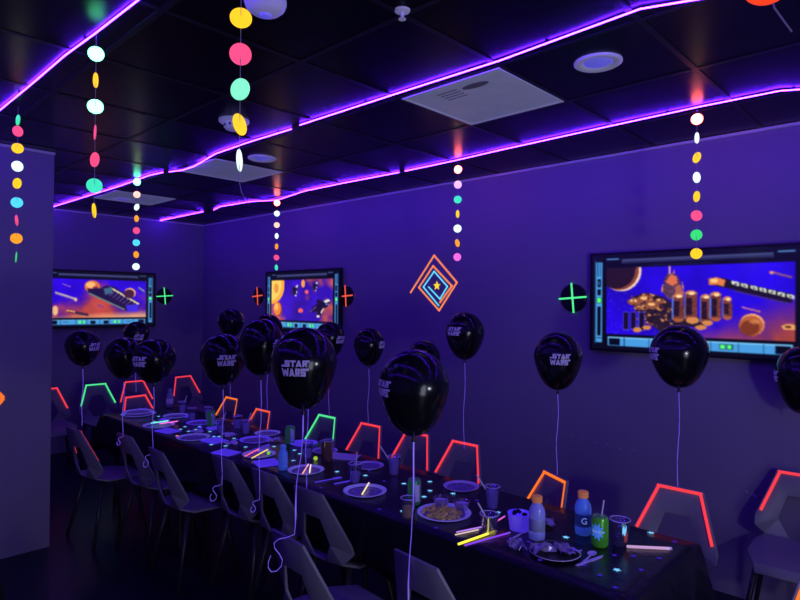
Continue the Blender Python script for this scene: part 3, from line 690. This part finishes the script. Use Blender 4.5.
balloon(1.75, 3.05, 1.395, .255, .298, 'balloon with centred lettering in the left middle group', .69, (.16, .05), curl=1.0)
balloon(1.77, 2.70, 1.485, .235, .305, 'balloon behind the nearest left one, lettering at its right side', .68, (.95, -.02), curl=.7)
balloon(2.90, 4.322, 1.475, .25, .30, 'balloon tucked behind the left middle pair, only its top showing', .80, None)
balloon(3.00, 5.095, 1.526, .25, .275, 'far balloon above the left middle group near the back corner', .82, None)
balloon(3.08, 3.713, 1.426, .245, .295, 'balloon partly behind the nearest left one, below the middle television', .78, (.85, .05))
balloon(1.50, 4.537, 1.389, .236, .255, 'leftmost balloon, below the left television', .84, (.75, 0))
balloon(1.65, 3.723, 1.346, .268, .285, 'front balloon of the left trio below the left television', .76, (-.75, .05), curl=.9)
balloon(1.60, 4.068, 1.344, .245, .28, 'rear left balloon of the left trio below the left television', .82, None, curl=.6)
balloon(2.411, 5.83, 1.40, .235, .26, 'farthest balloon, behind the left trio over the end chair', .84, (.2, .25))

# ------------------------------------------------------------------ things on the table
TT = TZ+.0015
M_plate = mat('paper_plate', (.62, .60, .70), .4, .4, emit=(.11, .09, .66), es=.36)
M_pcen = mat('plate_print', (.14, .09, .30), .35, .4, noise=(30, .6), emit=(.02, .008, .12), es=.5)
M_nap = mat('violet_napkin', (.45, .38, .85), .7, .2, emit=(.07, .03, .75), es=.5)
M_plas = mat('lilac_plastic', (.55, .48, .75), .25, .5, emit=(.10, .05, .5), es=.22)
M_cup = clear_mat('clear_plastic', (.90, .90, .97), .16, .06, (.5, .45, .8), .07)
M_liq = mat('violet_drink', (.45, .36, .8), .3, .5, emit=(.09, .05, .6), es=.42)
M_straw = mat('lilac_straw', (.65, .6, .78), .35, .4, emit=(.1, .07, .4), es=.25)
M_star = glow('ice_blue_star', (120, 205, 255), 1.0); M_starv = glow('violet_star', (80, 40, 230), .38)
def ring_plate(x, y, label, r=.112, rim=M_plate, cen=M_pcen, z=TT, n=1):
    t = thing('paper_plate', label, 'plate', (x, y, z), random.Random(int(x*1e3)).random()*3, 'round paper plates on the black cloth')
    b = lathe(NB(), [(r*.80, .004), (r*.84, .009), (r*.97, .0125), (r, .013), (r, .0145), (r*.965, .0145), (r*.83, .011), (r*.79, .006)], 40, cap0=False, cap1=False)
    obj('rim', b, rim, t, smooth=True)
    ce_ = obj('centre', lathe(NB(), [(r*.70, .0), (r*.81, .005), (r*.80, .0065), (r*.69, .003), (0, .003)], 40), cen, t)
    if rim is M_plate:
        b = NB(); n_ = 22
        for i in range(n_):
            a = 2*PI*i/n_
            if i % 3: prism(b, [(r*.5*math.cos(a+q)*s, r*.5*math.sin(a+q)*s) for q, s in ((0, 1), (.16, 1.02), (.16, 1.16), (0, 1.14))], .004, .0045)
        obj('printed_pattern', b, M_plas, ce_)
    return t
def glow_stick(x, y, z, ang, L, label, srgb, r=.0035, pitch=0, s=1.15):
    t = thing('glow_stick', label, 'glow stick', (x, y, z+r), ang, 'glow sticks on the table')
    t.rotation_euler = (0, -pitch, ang)
    nm = 'glow_%d_%d_%d' % srgb
    m = bpy.data.materials.get(nm) or glow(nm, srgb, s)
    obj('tube', tube(NB(), [(-L/2, 0, 0), (L/2, 0, 0)], r, 10), m, t, smooth=True)
    obj('end_cap', tube(NB(), [(L/2, 0, 0), (L/2+.008, 0, 0)], r*1.15, 10), M_straw, t)
VY = math.atan2(.673, .74)   # away from the camera
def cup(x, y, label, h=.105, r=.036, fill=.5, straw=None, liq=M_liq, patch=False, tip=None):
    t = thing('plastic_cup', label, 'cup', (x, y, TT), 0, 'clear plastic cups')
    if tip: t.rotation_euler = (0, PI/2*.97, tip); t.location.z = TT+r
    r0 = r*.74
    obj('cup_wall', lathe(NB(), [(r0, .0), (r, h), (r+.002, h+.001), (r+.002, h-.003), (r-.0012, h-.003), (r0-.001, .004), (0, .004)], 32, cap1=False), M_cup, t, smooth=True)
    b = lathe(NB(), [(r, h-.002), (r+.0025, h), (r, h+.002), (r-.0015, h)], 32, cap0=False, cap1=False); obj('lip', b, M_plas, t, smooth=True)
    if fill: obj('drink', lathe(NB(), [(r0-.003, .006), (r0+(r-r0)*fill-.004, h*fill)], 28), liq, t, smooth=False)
    if patch:
        az = math.atan2(-y, -x)
        for nm, mm, a0, z0, z1 in (('blue_print', M_star, .25, .5, .8), ('red_print', mat('cup_red_print', (.5, .08, .06), .4, emit=(.3, .03, .03), es=.4), .5, .2, .55)):
            bm = bmesh.new()
            for i in range(5):
                aa = [az+a0+i*.09, az+a0+(i+1)*.09]; rr = lambda zf: r0+(r-r0)*zf+.0012
                bm.faces.new([bm.verts.new((rr(zf)*math.cos(q), rr(zf)*math.sin(q), h*(zf+.06*math.sin(i*2)))) for q, zf in ((aa[0], z0), (aa[1], z0), (aa[1], z1), (aa[0], z1))])
            obj(nm, bm, mm, t)
    if straw is not None:
        dx, dy, L = straw; d = Vector((dx, dy, 1)).normalized()
        p0 = Vector((-dx*.03, -dy*.03, .01)); obj_label = 'lilac plastic straw in the cup: '+label
        s_ = thing('drinking_straw', 'straw leaning in the '+label, 'straw', (x+p0.x, y+p0.y, TT+p0.z), 0, 'straws in the cups')
        obj('tube', tube(NB(), [(0, 0, 0), d*L], .0032, 8), M_straw, s_)
    return t
def plate_of(x, y, label, **k): return ring_plate(x, y, label, **k)
pl = ring_plate(2.129, 1.737, 'white-rimmed plate heaped with golden snack food', r=.125)
ring_plate(2.089, 2.228, 'patterned plate holding a single pale glow stick, middle of the near edge')
ring_plate(2.109, 2.746, 'patterned plate beside the small blue bottle, with crossed glow sticks', r=.105)
ring_plate(2.118, 3.243, 'patterned plate with pink and yellow glow sticks left of the small blue bottle', r=.105)
ring_plate(2.50, 1.925, 'empty violet plate on the wall side behind the snack plate', r=.095, rim=M_plas)
ring_plate(2.43, 2.56, 'violet plate on the wall side behind the cup with an upright straw', r=.09, rim=M_plas)
ring_plate(2.50, 3.28, 'violet plate on the wall side right of the teal can', r=.095, rim=M_nap, cen=M_nap)
ring_plate(2.32, 3.60, 'violet plate in the middle of the table, left of the teal can', r=.11, rim=M_nap)
ring_plate(2.50, 3.72, 'plate on the wall side below the coral-taped chair', r=.095)
ring_plate(2.14, 5.12, 'bottom plate of the stack at the far end of the table', r=.14)
ring_plate(2.14, 5.13, 'top plate of the stack at the far end, with scraps on it', r=.12, z=TT+.018)
ring_plate(2.06, 4.55, 'far plate on the near edge, third from the table end', r=.12)
ring_plate(2.33, 4.82, 'far plate by the pale figure-shaped bottle', r=.105)
ring_plate(2.05, 3.97, 'plate on the near edge left of the folded napkins', r=.115)
ring_plate(2.33, 4.42, 'far violet plate in the middle of the table', r=.10, rim=M_nap)
ring_plate(2.47, 3.02, 'small violet plate behind the amber cup on the wall side', r=.085, rim=M_plas)
# glow sticks
glow_stick(2.10, 2.235, TT+.014, VY-.15, .15, 'pale yellow glow stick across the plate with nothing else on it', (255, 235, 150), pitch=.08)
glow_stick(2.10, 2.74, TT+.014, VY-.05, .15, 'peach glow stick on the plate beside the small blue bottle', (255, 170, 150), pitch=.10)
glow_stick(2.125, 2.728, TT+.014, VY+.12, .13, 'cream glow stick on the plate beside the small blue bottle', (255, 235, 190), pitch=.06)
glow_stick(2.09, 3.28, TT+.014, VY-.28, .17, 'pink glow stick, left of two on a patterned plate', (255, 105, 150), pitch=.05)
glow_stick(2.11, 3.22, TT+.014, VY-.28, .19, 'yellow glow stick, right of two on a patterned plate', (255, 225, 60), pitch=.05)
glow_stick(2.01, 1.462, TT, -.12, .22, 'bright yellow glow stick on the near edge by the cup lying down', (255, 240, 70), r=.005)
glow_stick(2.03, 1.425, TT, -.22, .24, 'violet glow stick beside the bright yellow one', (150, 70, 255), r=.0035, s=.8)
glow_stick(2.08, 1.535, TT, -.32, .17, 'lilac glow stick, upper of the bundle by the snack plate', (200, 140, 255), r=.003, s=.8)
glow_stick(2.03, 1.53, TT, -.3, .12, 'cream glow stick, short one in the bundle by the snack plate', (240, 215, 190), r=.003, s=.8)
glow_stick(2.19, 1.47, TT+.03, VY-.6, .08, 'pink glow stick propped on the cup lying down', (255, 110, 220), r=.003, s=.8)
glow_stick(2.41, .915, TT, math.atan2(-.128, .10), .165, 'silvery pink glow stick near the right end of the table', (215, 170, 215), r=.0055, s=.75)
glow_stick(2.10, 4.62, TT+.015, VY-.7, .14, 'mint glow stick on the far near-edge plate', (130, 255, 215), r=.004)
glow_stick(2.14, 4.55, TT+.015, VY-.7, .15, 'pink glow stick on the far near-edge plate', (255, 110, 210), r=.004)
glow_stick(2.0, 4.10, TT, VY+.9, .05, 'short coral glow stick at the near edge of the far table', (255, 110, 90), r=.004)
# cups
cup(2.427, 2.348, 'cup with violet drink on the wall side under the green-taped chair', straw=(-.55, .35, .19), fill=.8)
cup(2.168, 2.391, 'cup with upright straw behind the plate with one pale glow stick', straw=(.12, .02, .155), fill=.55)
cup(2.36, 1.63, 'cup with violet drink between the snack plate and the bottles', straw=(-.50, .40, .18), fill=.8)
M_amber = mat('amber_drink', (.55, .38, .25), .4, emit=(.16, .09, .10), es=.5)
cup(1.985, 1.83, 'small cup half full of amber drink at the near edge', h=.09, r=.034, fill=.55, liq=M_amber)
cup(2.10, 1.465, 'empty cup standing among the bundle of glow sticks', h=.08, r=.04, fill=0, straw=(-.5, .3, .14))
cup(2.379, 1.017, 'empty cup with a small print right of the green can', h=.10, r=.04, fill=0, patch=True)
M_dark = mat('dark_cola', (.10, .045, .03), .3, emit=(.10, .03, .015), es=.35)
cup(2.353, 2.844, 'tall cup of dark cola on the wall side, by the yellow ball', h=.125, r=.036, fill=.9, liq=M_dark)
cup(2.41, 2.93, 'second cup of dark cola, left of the tall one', h=.095, r=.042, fill=.8, liq=M_dark)
for i, (x, y, l) in enumerate(((2.36, 4.60, 'far cup right of the pale bottle'), (2.45, 4.95, 'far cup left of the coral-taped chair'), (2.48, 4.55, 'far cup on the wall side beyond the teal can'), (2.28, 4.0, 'far cup among the clutter, middle of the table'), (2.45, 4.05, 'far cup among the clutter, wall side'), (2.40, 3.85, 'far cup near the coral-taped chair'), (2.3, 2.98, 'cup just behind the small blue bottle'))):
    cup(x, y, l, h=.10, r=.035, fill=.55+.1*(i % 3), straw=(.3, -.1, .15) if i % 2 else None)
# napkins, boxes and food
def napkin(x, y, rz, label, sx=.13, sy=.13, m=M_nap, z=TT):
    b = NB(); bx(b, -sx/2, sx/2, -sy/2, sy/2, 0, .003)
    b2 = bmesh.new(); vs = [b2.verts.new(v) for v in ((-sx/2, -sy/2, .0035), (sx/2, -sy/2, .0035), (sx/2*.96, sy/2, .009), (-sx/2*.94, sy/2, .007))]; b2.faces.new(vs); merge(b, b2)
    o = obj('paper_napkin', b, m, None, (x, y, z)); o.rotation_euler = (0, 0, rz)
    return tag(o, label, 'napkin', 'violet paper napkins')
napkin(2.005, 3.445, .25, 'violet napkin overhanging the near edge left of the glow stick plate', .12, .15)
napkin(2.12, 3.80, .1, 'violet napkin lying in the middle left of the table', .13, .15)
napkin(2.48, 2.84, .5, 'violet napkin on the wall side under the green-taped chair', .13, .18, M_plas)
napkin(2.05, 3.05, -.3, 'violet napkin under the small blue bottle', .14, .14)
napkin(2.03, 4.33, .2, 'violet napkin between the two far near-edge plates', .12, .16)
t = thing('snack_box', 'violet paper tub beside the clear bottle', 'paper tub', (2.227, 1.398, TT), VY+PI/2)
b = NB()
lathe(b, [(.040, 0), (.050, .07), (.048, .07), (.038, .003), (0, .003)], 28, cap1=False); obj('tub', b, M_nap, t)
b = NB()
for i in range(7): lathe(b, [(.002, -.008), (.011, 0), (.002, .008)], 8, Matrix.Translation((.022*math.cos(i*2.4), .022*math.sin(i*1.9), .066+.004*(i % 3))))
obj('treats', b, M_blk, t)
M_food = mat('fried_snack', (.50, .34, .16), .7, .2, noise=(70, .8), emit=(.20, .13, .06), es=.16)
rnd = random.Random(9)
b = NB()
for i in range(150):
    a, q = rnd.random()*2*PI, rnd.random()**.5
    p = Vector((2.129-.015+.085*q*math.cos(a), 1.737+.10*q*math.sin(a), TT+.010+.016*(1-q)*rnd.random()+.003))
    if p.x > 2.19: p.x -= .06
    Mx = Matrix.Translation(p) @ Matrix.Rotation(rnd.random()*6, 4, 'Z') @ Matrix.Rotation(rnd.random()-.5, 4, 'X')
    k = .6+.5*rnd.random()
    lathe(b, [(.002*k, -.011*k), (.006*k, -.006*k), (.007*k, .002*k), (.003*k, .010*k)], 7, Mx @ Matrix.Rotation(PI/2, 4, 'Y'))
o = obj('snack_food', b, M_food); tag(o, 'heap of golden fried snacks on the white-rimmed plate', 'food', kind='stuff')
for i, (x, y) in enumerate(((2.185, 1.80), (2.215, 1.70))):
    t = thing('dip_tub', ('left clear dip tub at the back of the snack plate', 'right clear dip tub at the back of the snack plate')[i], 'dip tub', (x, y, TT+.012), .4*i, 'dip tubs on the snack plate')
    obj('tub_wall', lathe(NB(), [(.028, 0), (.038, .04), (.040, .04), (.040, .038), (.0275, .002), (0, .002)], 24, cap1=False), M_cup, t, smooth=True)
    obj('dip', lathe(NB(), [(.026, .003), (.033, .028)], 20), M_plas, t)
# cutlery
def utensil(x, y, rz, kind, label, L=.16, m=M_plas):
    b = NB()
    if kind == 'plastic_knife': prism(b, [(-L/2, -.005), (0, -.006), (0, -.009), (L/2-.02, -.009), (L/2, 0), (L/2-.01, .004), (0, .005), (-L/2, .005)], 0, .003)
    elif kind == 'plastic_spoon':
        prism(b, [(-L/2, -.005), (.03, -.003), (.03, .003), (-L/2, .005)], .001, .004)
        lathe(b, [(.004, 0), (.014, .002), (.017, .006), (.015, .006), (.004, .003)], 18, Matrix.Translation((.05, 0, 0)) @ Matrix.Scale(1.5, 4, (1, 0, 0)))
    else:
        prism(b, [(-L/2, -.005), (.02, -.003), (.035, -.011), (.05, -.011), (.05, .011), (.035, .011), (.02, .003), (-L/2, .005)], 0, .003)
        for i in range(4): bx(b, .05, .08, -.011+i*.0063, -.0078+i*.0063, 0, .0025)
    o = obj(kind, b, m, None, (x, y, TT)); o.rotation_euler = (0, 0, rz); return tag(o, label, 'cutlery', 'plastic cutlery')
utensil(2.14, 1.03, -.2, 'plastic_knife', 'lilac plastic knife in front of the green can')
utensil(2.15, 1.045, .12, 'plastic_spoon', 'lilac plastic spoon crossing the knife by the green can', .15)
utensil(2.10, 2.53, VY-.9, 'plastic_fork', 'violet plastic fork right of the crossed glow sticks plate', .17, M_nap)
utensil(2.13, 2.44, VY-.9, 'plastic_knife', 'violet plastic knife just left of the cup with an upright straw', .12, M_nap)
utensil(2.17, 1.36, VY-.7, 'plastic_fork', 'lilac plastic fork under the bundle of glow sticks', .16)
utensil(2.25, 3.42, VY-.5, 'plastic_fork', 'violet plastic fork behind the pink and yellow glow sticks', .16, M_nap)
utensil(2.2, 3.7, VY-.2, 'plastic_knife', 'violet plastic knife between the middle napkins', .16, M_nap)
utensil(2.24, 4.22, VY+.5, 'plastic_spoon', 'violet plastic spoon between the far plates', .15, M_nap)
# dark tray with crumpled wrappers
t = thing('dark_plate', 'black plate of crumpled violet wrappers nearest the camera', 'plate', (2.102, 1.157, TT), .3)
M_dplate = mat('black_plate', (.03, .03, .04), .25, .5)
obj('plate', lathe(NB(), [(.06, 0), (.07, .004), (.098, .012), (.098, .014), (.068, .006), (0, .005)], 36), M_dplate, t, smooth=True)
obj('edge', lathe(NB(), [(.0972, .0115), (.0988, .013), (.0972, .0148)], 36, cap0=False, cap1=False), M_plas, t, smooth=True)
def crumple(name, label, x, y, z, s, m, seed):
    bm = bmesh.new(); bmesh.ops.create_grid(bm, x_segments=7, y_segments=7, size=1); r = random.Random(seed)
    for v in bm.verts: v.co = Vector((v.co.x*s*(.8+.3*r.random()), v.co.y*s*.7*(.8+.3*r.random()), .004+.022*r.random()))
    o = obj(name, bm, m, None, (x, y, z)); o.rotation_euler = (0, 0, seed*1.3)
    md = o.modifiers.new('thickness', 'SOLIDIFY'); md.thickness = .001
    return tag(o, label, 'wrapper', 'crumpled wrappers')
M_wrap = mat('foil_wrapper', (.42, .36, .58), .22, .6, metal=.4)
crumple('candy_wrapper', 'crumpled violet wrapper on the right of the black plate', 2.13, 1.125, TT+.006, .055, M_wrap, 1)
crumple('candy_wrapper', 'crumpled violet wrapper on the left of the black plate', 2.08, 1.20, TT+.006, .05, M_wrap, 2)
crumple('candy_wrapper', 'crumpled violet wrapper lying left of the black plate', 2.05, 1.30, TT, .045, M_wrap, 3)
crumple('candy_wrapper', 'crumpled clear wrapper behind the clear bottle', 2.34, 1.36, TT, .06, M_wrap, 4)
crumple('candy_wrapper', 'crumpled wrapper among the far clutter', 2.3, 4.12, TT, .06, M_nap, 5)
crumple('candy_wrapper', 'crumpled wrapper by the cups on the far table', 2.27, 3.86, TT, .055, M_plas, 6)
for i, (x, y, l, sc, mm) in enumerate(((2.40, 4.72, 'crumpled violet napkin by the far cup left of the coral-taped chair', .05, M_nap), (2.18, 4.70, 'crumpled violet napkin between the two farthest near-edge plates', .045, M_nap),
        (2.42, 4.30, 'crumpled violet napkin behind the teal can', .055, M_nap), (2.15, 4.12, 'crumpled lilac napkin just left of the near-edge plate by the napkins', .05, M_plas), (2.40, 3.50, 'crumpled lilac napkin on the plateless spot behind the middle violet plate', .05, M_plas),
        (2.24, 5.28, 'crumpled violet napkin at the stack of plates on the far end', .05, M_nap), (2.14, 3.62, 'crumpled lilac napkin beside the middle napkins', .045, M_plas), (2.52, 4.15, 'crumpled violet napkin on the wall side beyond the far cups', .05, M_nap), (2.22, 3.33, 'crumpled lilac napkin just behind the pink and yellow glow sticks', .04, M_plas))):
    crumple('paper_napkin', l, x, y, TT, sc, mm, 20+i)['category'] = 'napkin'
# bottles
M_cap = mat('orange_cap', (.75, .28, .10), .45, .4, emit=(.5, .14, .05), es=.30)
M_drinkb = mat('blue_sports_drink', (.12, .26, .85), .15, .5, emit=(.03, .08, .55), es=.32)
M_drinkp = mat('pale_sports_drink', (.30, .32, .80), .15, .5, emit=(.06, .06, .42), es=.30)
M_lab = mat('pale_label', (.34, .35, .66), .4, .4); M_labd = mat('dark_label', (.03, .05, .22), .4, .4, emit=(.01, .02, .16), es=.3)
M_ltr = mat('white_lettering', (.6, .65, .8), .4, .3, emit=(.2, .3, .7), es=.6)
def text_on(parent, s, size, r, zc, az, m, italic=0, name='lettering'):
    cu = bpy.data.curves.new('t', 'FONT'); cu.body = s; cu.size = size; cu.align_x = 'CENTER'; cu.align_y = 'CENTER'; cu.shear = italic
    o = bpy.data.objects.new('t', cu); C.objects.link(o); bpy.context.view_layer.update()
    me = bpy.data.meshes.new_from_object(o.evaluated_get(bpy.context.evaluated_depsgraph_get())); bpy.data.objects.remove(o)
    bm = bmesh.new(); bm.from_mesh(me); bmesh.ops.triangulate(bm, faces=bm.faces[:]); bmesh.ops.subdivide_edges(bm, edges=bm.edges[:], cuts=2)
    for v in bm.verts:
        a = az+v.co.x/r; v.co = Vector((r*math.cos(a), r*math.sin(a), zc+v.co.y))
    return obj(name, bm, m, parent)
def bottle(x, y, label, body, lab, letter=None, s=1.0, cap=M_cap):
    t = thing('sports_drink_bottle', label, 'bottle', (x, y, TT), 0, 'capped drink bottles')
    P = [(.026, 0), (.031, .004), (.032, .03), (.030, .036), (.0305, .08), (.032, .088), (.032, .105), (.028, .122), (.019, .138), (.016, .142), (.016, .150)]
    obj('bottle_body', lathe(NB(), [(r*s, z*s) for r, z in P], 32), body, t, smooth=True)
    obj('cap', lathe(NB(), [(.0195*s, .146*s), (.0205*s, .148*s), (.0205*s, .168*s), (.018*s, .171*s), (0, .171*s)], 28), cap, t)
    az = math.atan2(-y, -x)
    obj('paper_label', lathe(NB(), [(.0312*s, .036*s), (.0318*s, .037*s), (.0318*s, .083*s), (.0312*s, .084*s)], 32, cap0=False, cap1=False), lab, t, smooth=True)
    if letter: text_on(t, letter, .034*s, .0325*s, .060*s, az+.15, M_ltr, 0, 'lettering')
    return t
bottle(2.184, 1.285, 'clear pale bottle with orange cap and grey label, left of the blue one', M_drinkp, M_lab, s=1.05)
bottle(2.371, 1.174, 'blue drink bottle with orange cap and a big letter, by the green can', M_drinkb, M_labd, 'G', s=1.06)
bottle(2.039, 2.872, 'small blue bottle standing beside the glow stick plate', M_drinkb, M_drinkb, s=.84, cap=M_drinkb)
bottle(2.50, 5.30, 'pale bottle at the far end of the table before the back wall', M_lab, M_plas, s=1.0, cap=M_lab)
# cans
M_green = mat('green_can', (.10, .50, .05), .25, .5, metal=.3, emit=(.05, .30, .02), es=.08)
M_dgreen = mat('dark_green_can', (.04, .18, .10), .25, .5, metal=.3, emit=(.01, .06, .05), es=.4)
M_alu = mat('violet_aluminium', (.5, .45, .65), .25, .5, metal=.6)
M_burst = mat('blue_burst_print', (.10, .25, .75), .3, .4, emit=(.05, .2, .75), es=.5)
def can(x, y, label, body, writing=None, burst=False):
    t = thing('soda_can', label, 'can', (x, y, TT), 0, 'soda cans')
    r, h = .033, .122
    obj('can_body', lathe(NB(), [(.025, 0), (.028, .003), (r, .012), (r, .106), (.030, .116), (.0275, .120)], 36), body, t, smooth=True)
    ld_ = obj('lid', lathe(NB(), [(.0275, .119), (.0285, .1215), (.027, .122), (.0255, .1195), (0, .1195)], 32), M_alu, t)
    obj('pull_tab', bx(NB(), -.006, .012, -.006, .006, .1195, .1212, .0008), M_alu, ld_)
    if burst:
        az = math.atan2(-y, -x)-.35
        bm = bmesh.new(); c0 = bm.verts.new(((r+.0006)*math.cos(az), (r+.0006)*math.sin(az), .066)); vs = []
        for i in range(20):
            a = 2*PI*i/20; q = .030 if i % 2 == 0 else .018; q *= (1.15 if i % 4 == 0 else 1)
            aa = az+q*math.cos(a)/r; vs.append(bm.verts.new(((r+.0008)*math.cos(aa), (r+.0008)*math.sin(aa), .066+1.15*q*math.sin(a))))
        for i in range(20): bm.faces.new((c0, vs[i], vs[(i+1) % 20]))
        bmesh.ops.subdivide_edges(bm, edges=bm.edges[:], cuts=2)
        for v in bm.verts:
            d = math.hypot(v.co.x, v.co.y); v.co.x *= (r+.0008)/d; v.co.y *= (r+.0008)/d
        obj('burst_print', bm, M_burst, t)
        text_on(t, writing, .021, r+.0014, .067, az, M_ltr, .3)
    elif writing is None:
        az = math.atan2(-y, -x)
        bm = bmesh.new()
        for i in range(6):
            q = [az+.1+i*.12, az+.1+(i+1)*.12]
            bm.faces.new([bm.verts.new(((r+.0008)*math.cos(a), (r+.0008)*math.sin(a), z)) for a, z in ((q[0], .02), (q[1], .02), (q[1], .10), (q[0], .10))])
        obj('pale_panel', bm, M_plas, t, smooth=True)
    return t
can(2.301, 1.066, 'bright green soda can with a blue burst, next to the printed cup', M_green, 'Sprite', True)
s_ = thing('drinking_straw', 'short straw standing in the bright green soda can', 'straw', (2.318, 1.068, TT+.113), 0, 'straws in the cans')
obj('tube', tube(NB(), [(0, 0, 0), (.012, -.004, .065)], .003, 8), M_straw, s_)
can(2.143, 1.935, 'dark green soda can left of the snack plate', M_dgreen)
can(2.451, 3.373, 'dark green soda can on the wall side behind the small blue bottle', M_dgreen)
can(2.347, 4.266, 'teal soda can among the far clutter', M_dgreen)
t = thing('yellow_ball', 'small bright yellow ball beside the tall cola cup', 'ball', (2.30, 2.90, TT))
obj('ball_skin', lathe(NB(), [(.013*math.sin(PI*i/12), .013-.013*math.cos(PI*i/12)) for i in range(13)], 20), glow('acid_yellow', (200, 235, 40), .6), t, smooth=True)
obj('seam', lathe(NB(), [(.0128, .012), (.0134, .013), (.0128, .014)], 20, cap0=False, cap1=False), M_tape['green'], t)
t = thing('green_ball', 'tiny green ball on the plate with pink and yellow glow sticks', 'ball', (2.16, 3.20, TT+.006))
obj('ball_skin', lathe(NB(), [(.011*math.sin(PI*i/10), .011-.011*math.cos(PI*i/10)) for i in range(11)], 16), glow('lime', (140, 235, 60), .7), t, smooth=True)
# star confetti
def star_bm(r): return prism(NB(), [((r if i % 2 == 0 else r*.45)*math.cos(i*PI/5), (r if i % 2 == 0 else r*.45)*math.sin(i*PI/5)) for i in range(10)], 0, .0012)
S = [(2.588, .972), (2.285, 1.207), (2.137, .924), (2.332, 1.579), (2.352, 1.51), (2.254, 1.558), (2.343, 2.192), (2.471, 2.117), (2.352, 2.014), (2.257, 1.972), (2.03, 1.905), (2.236, 2.621), (2.323, 3.377), (2.251, 4.105), (2.187, 3.931), (2.213, 3.906), (2.21, 4.243), (2.2, 4.40), (2.13, 4.33), (2.008, 4.135), (2.36, 3.2), (2.30, 2.45), (2.4, 1.9), (2.18, 3.5), (2.1, 3.62), (2.26, 3.78), (2.14, 4.22), (2.28, 4.32), (2.12, 4.76), (2.24, 4.95), (2.2, 2.99), (2.33, 3.1), (2.05, 3.72)]
S2 = [(2.133, 1.292), (2.012, 1.17), (2.255, .985), (2.088, 1.03), (2.56, .864), (2.30, .93), (2.45, 1.07), (2.2, .86), (2.05, .95), (2.0, .87), (2.35, .85), (2.22, 2.05), (1.98, 1.66), (1.97, 2.0), (2.3, 2.3), (1.98, 2.45), (2.2, 2.98), (2.38, 2.5), (2.4, 1.75)]
ms = [obj('star_confetti', star_bm(.015), M_star), obj('star_confetti', star_bm(.011), M_starv)]
first = [True, True]
rnd = random.Random(3)
for k, (lst, lab, grp) in enumerate(((S, 'ice blue glowing star confetti scattered on the black tablecloth', 'ice blue star confetti'), (S2, 'dim violet star confetti scattered on the black tablecloth', 'violet star confetti'))):
    for i, (x, y) in enumerate(lst):
        o = ms[k] if i == 0 else ms[k].copy()
        if i: C.objects.link(o)
        o.location = (x, y, TT); o.rotation_euler = (0, 0, rnd.random()*3); o.scale = (1, 1, 1)
        tag(o, lab, 'confetti', grp)
bpy.context.view_layer.update()
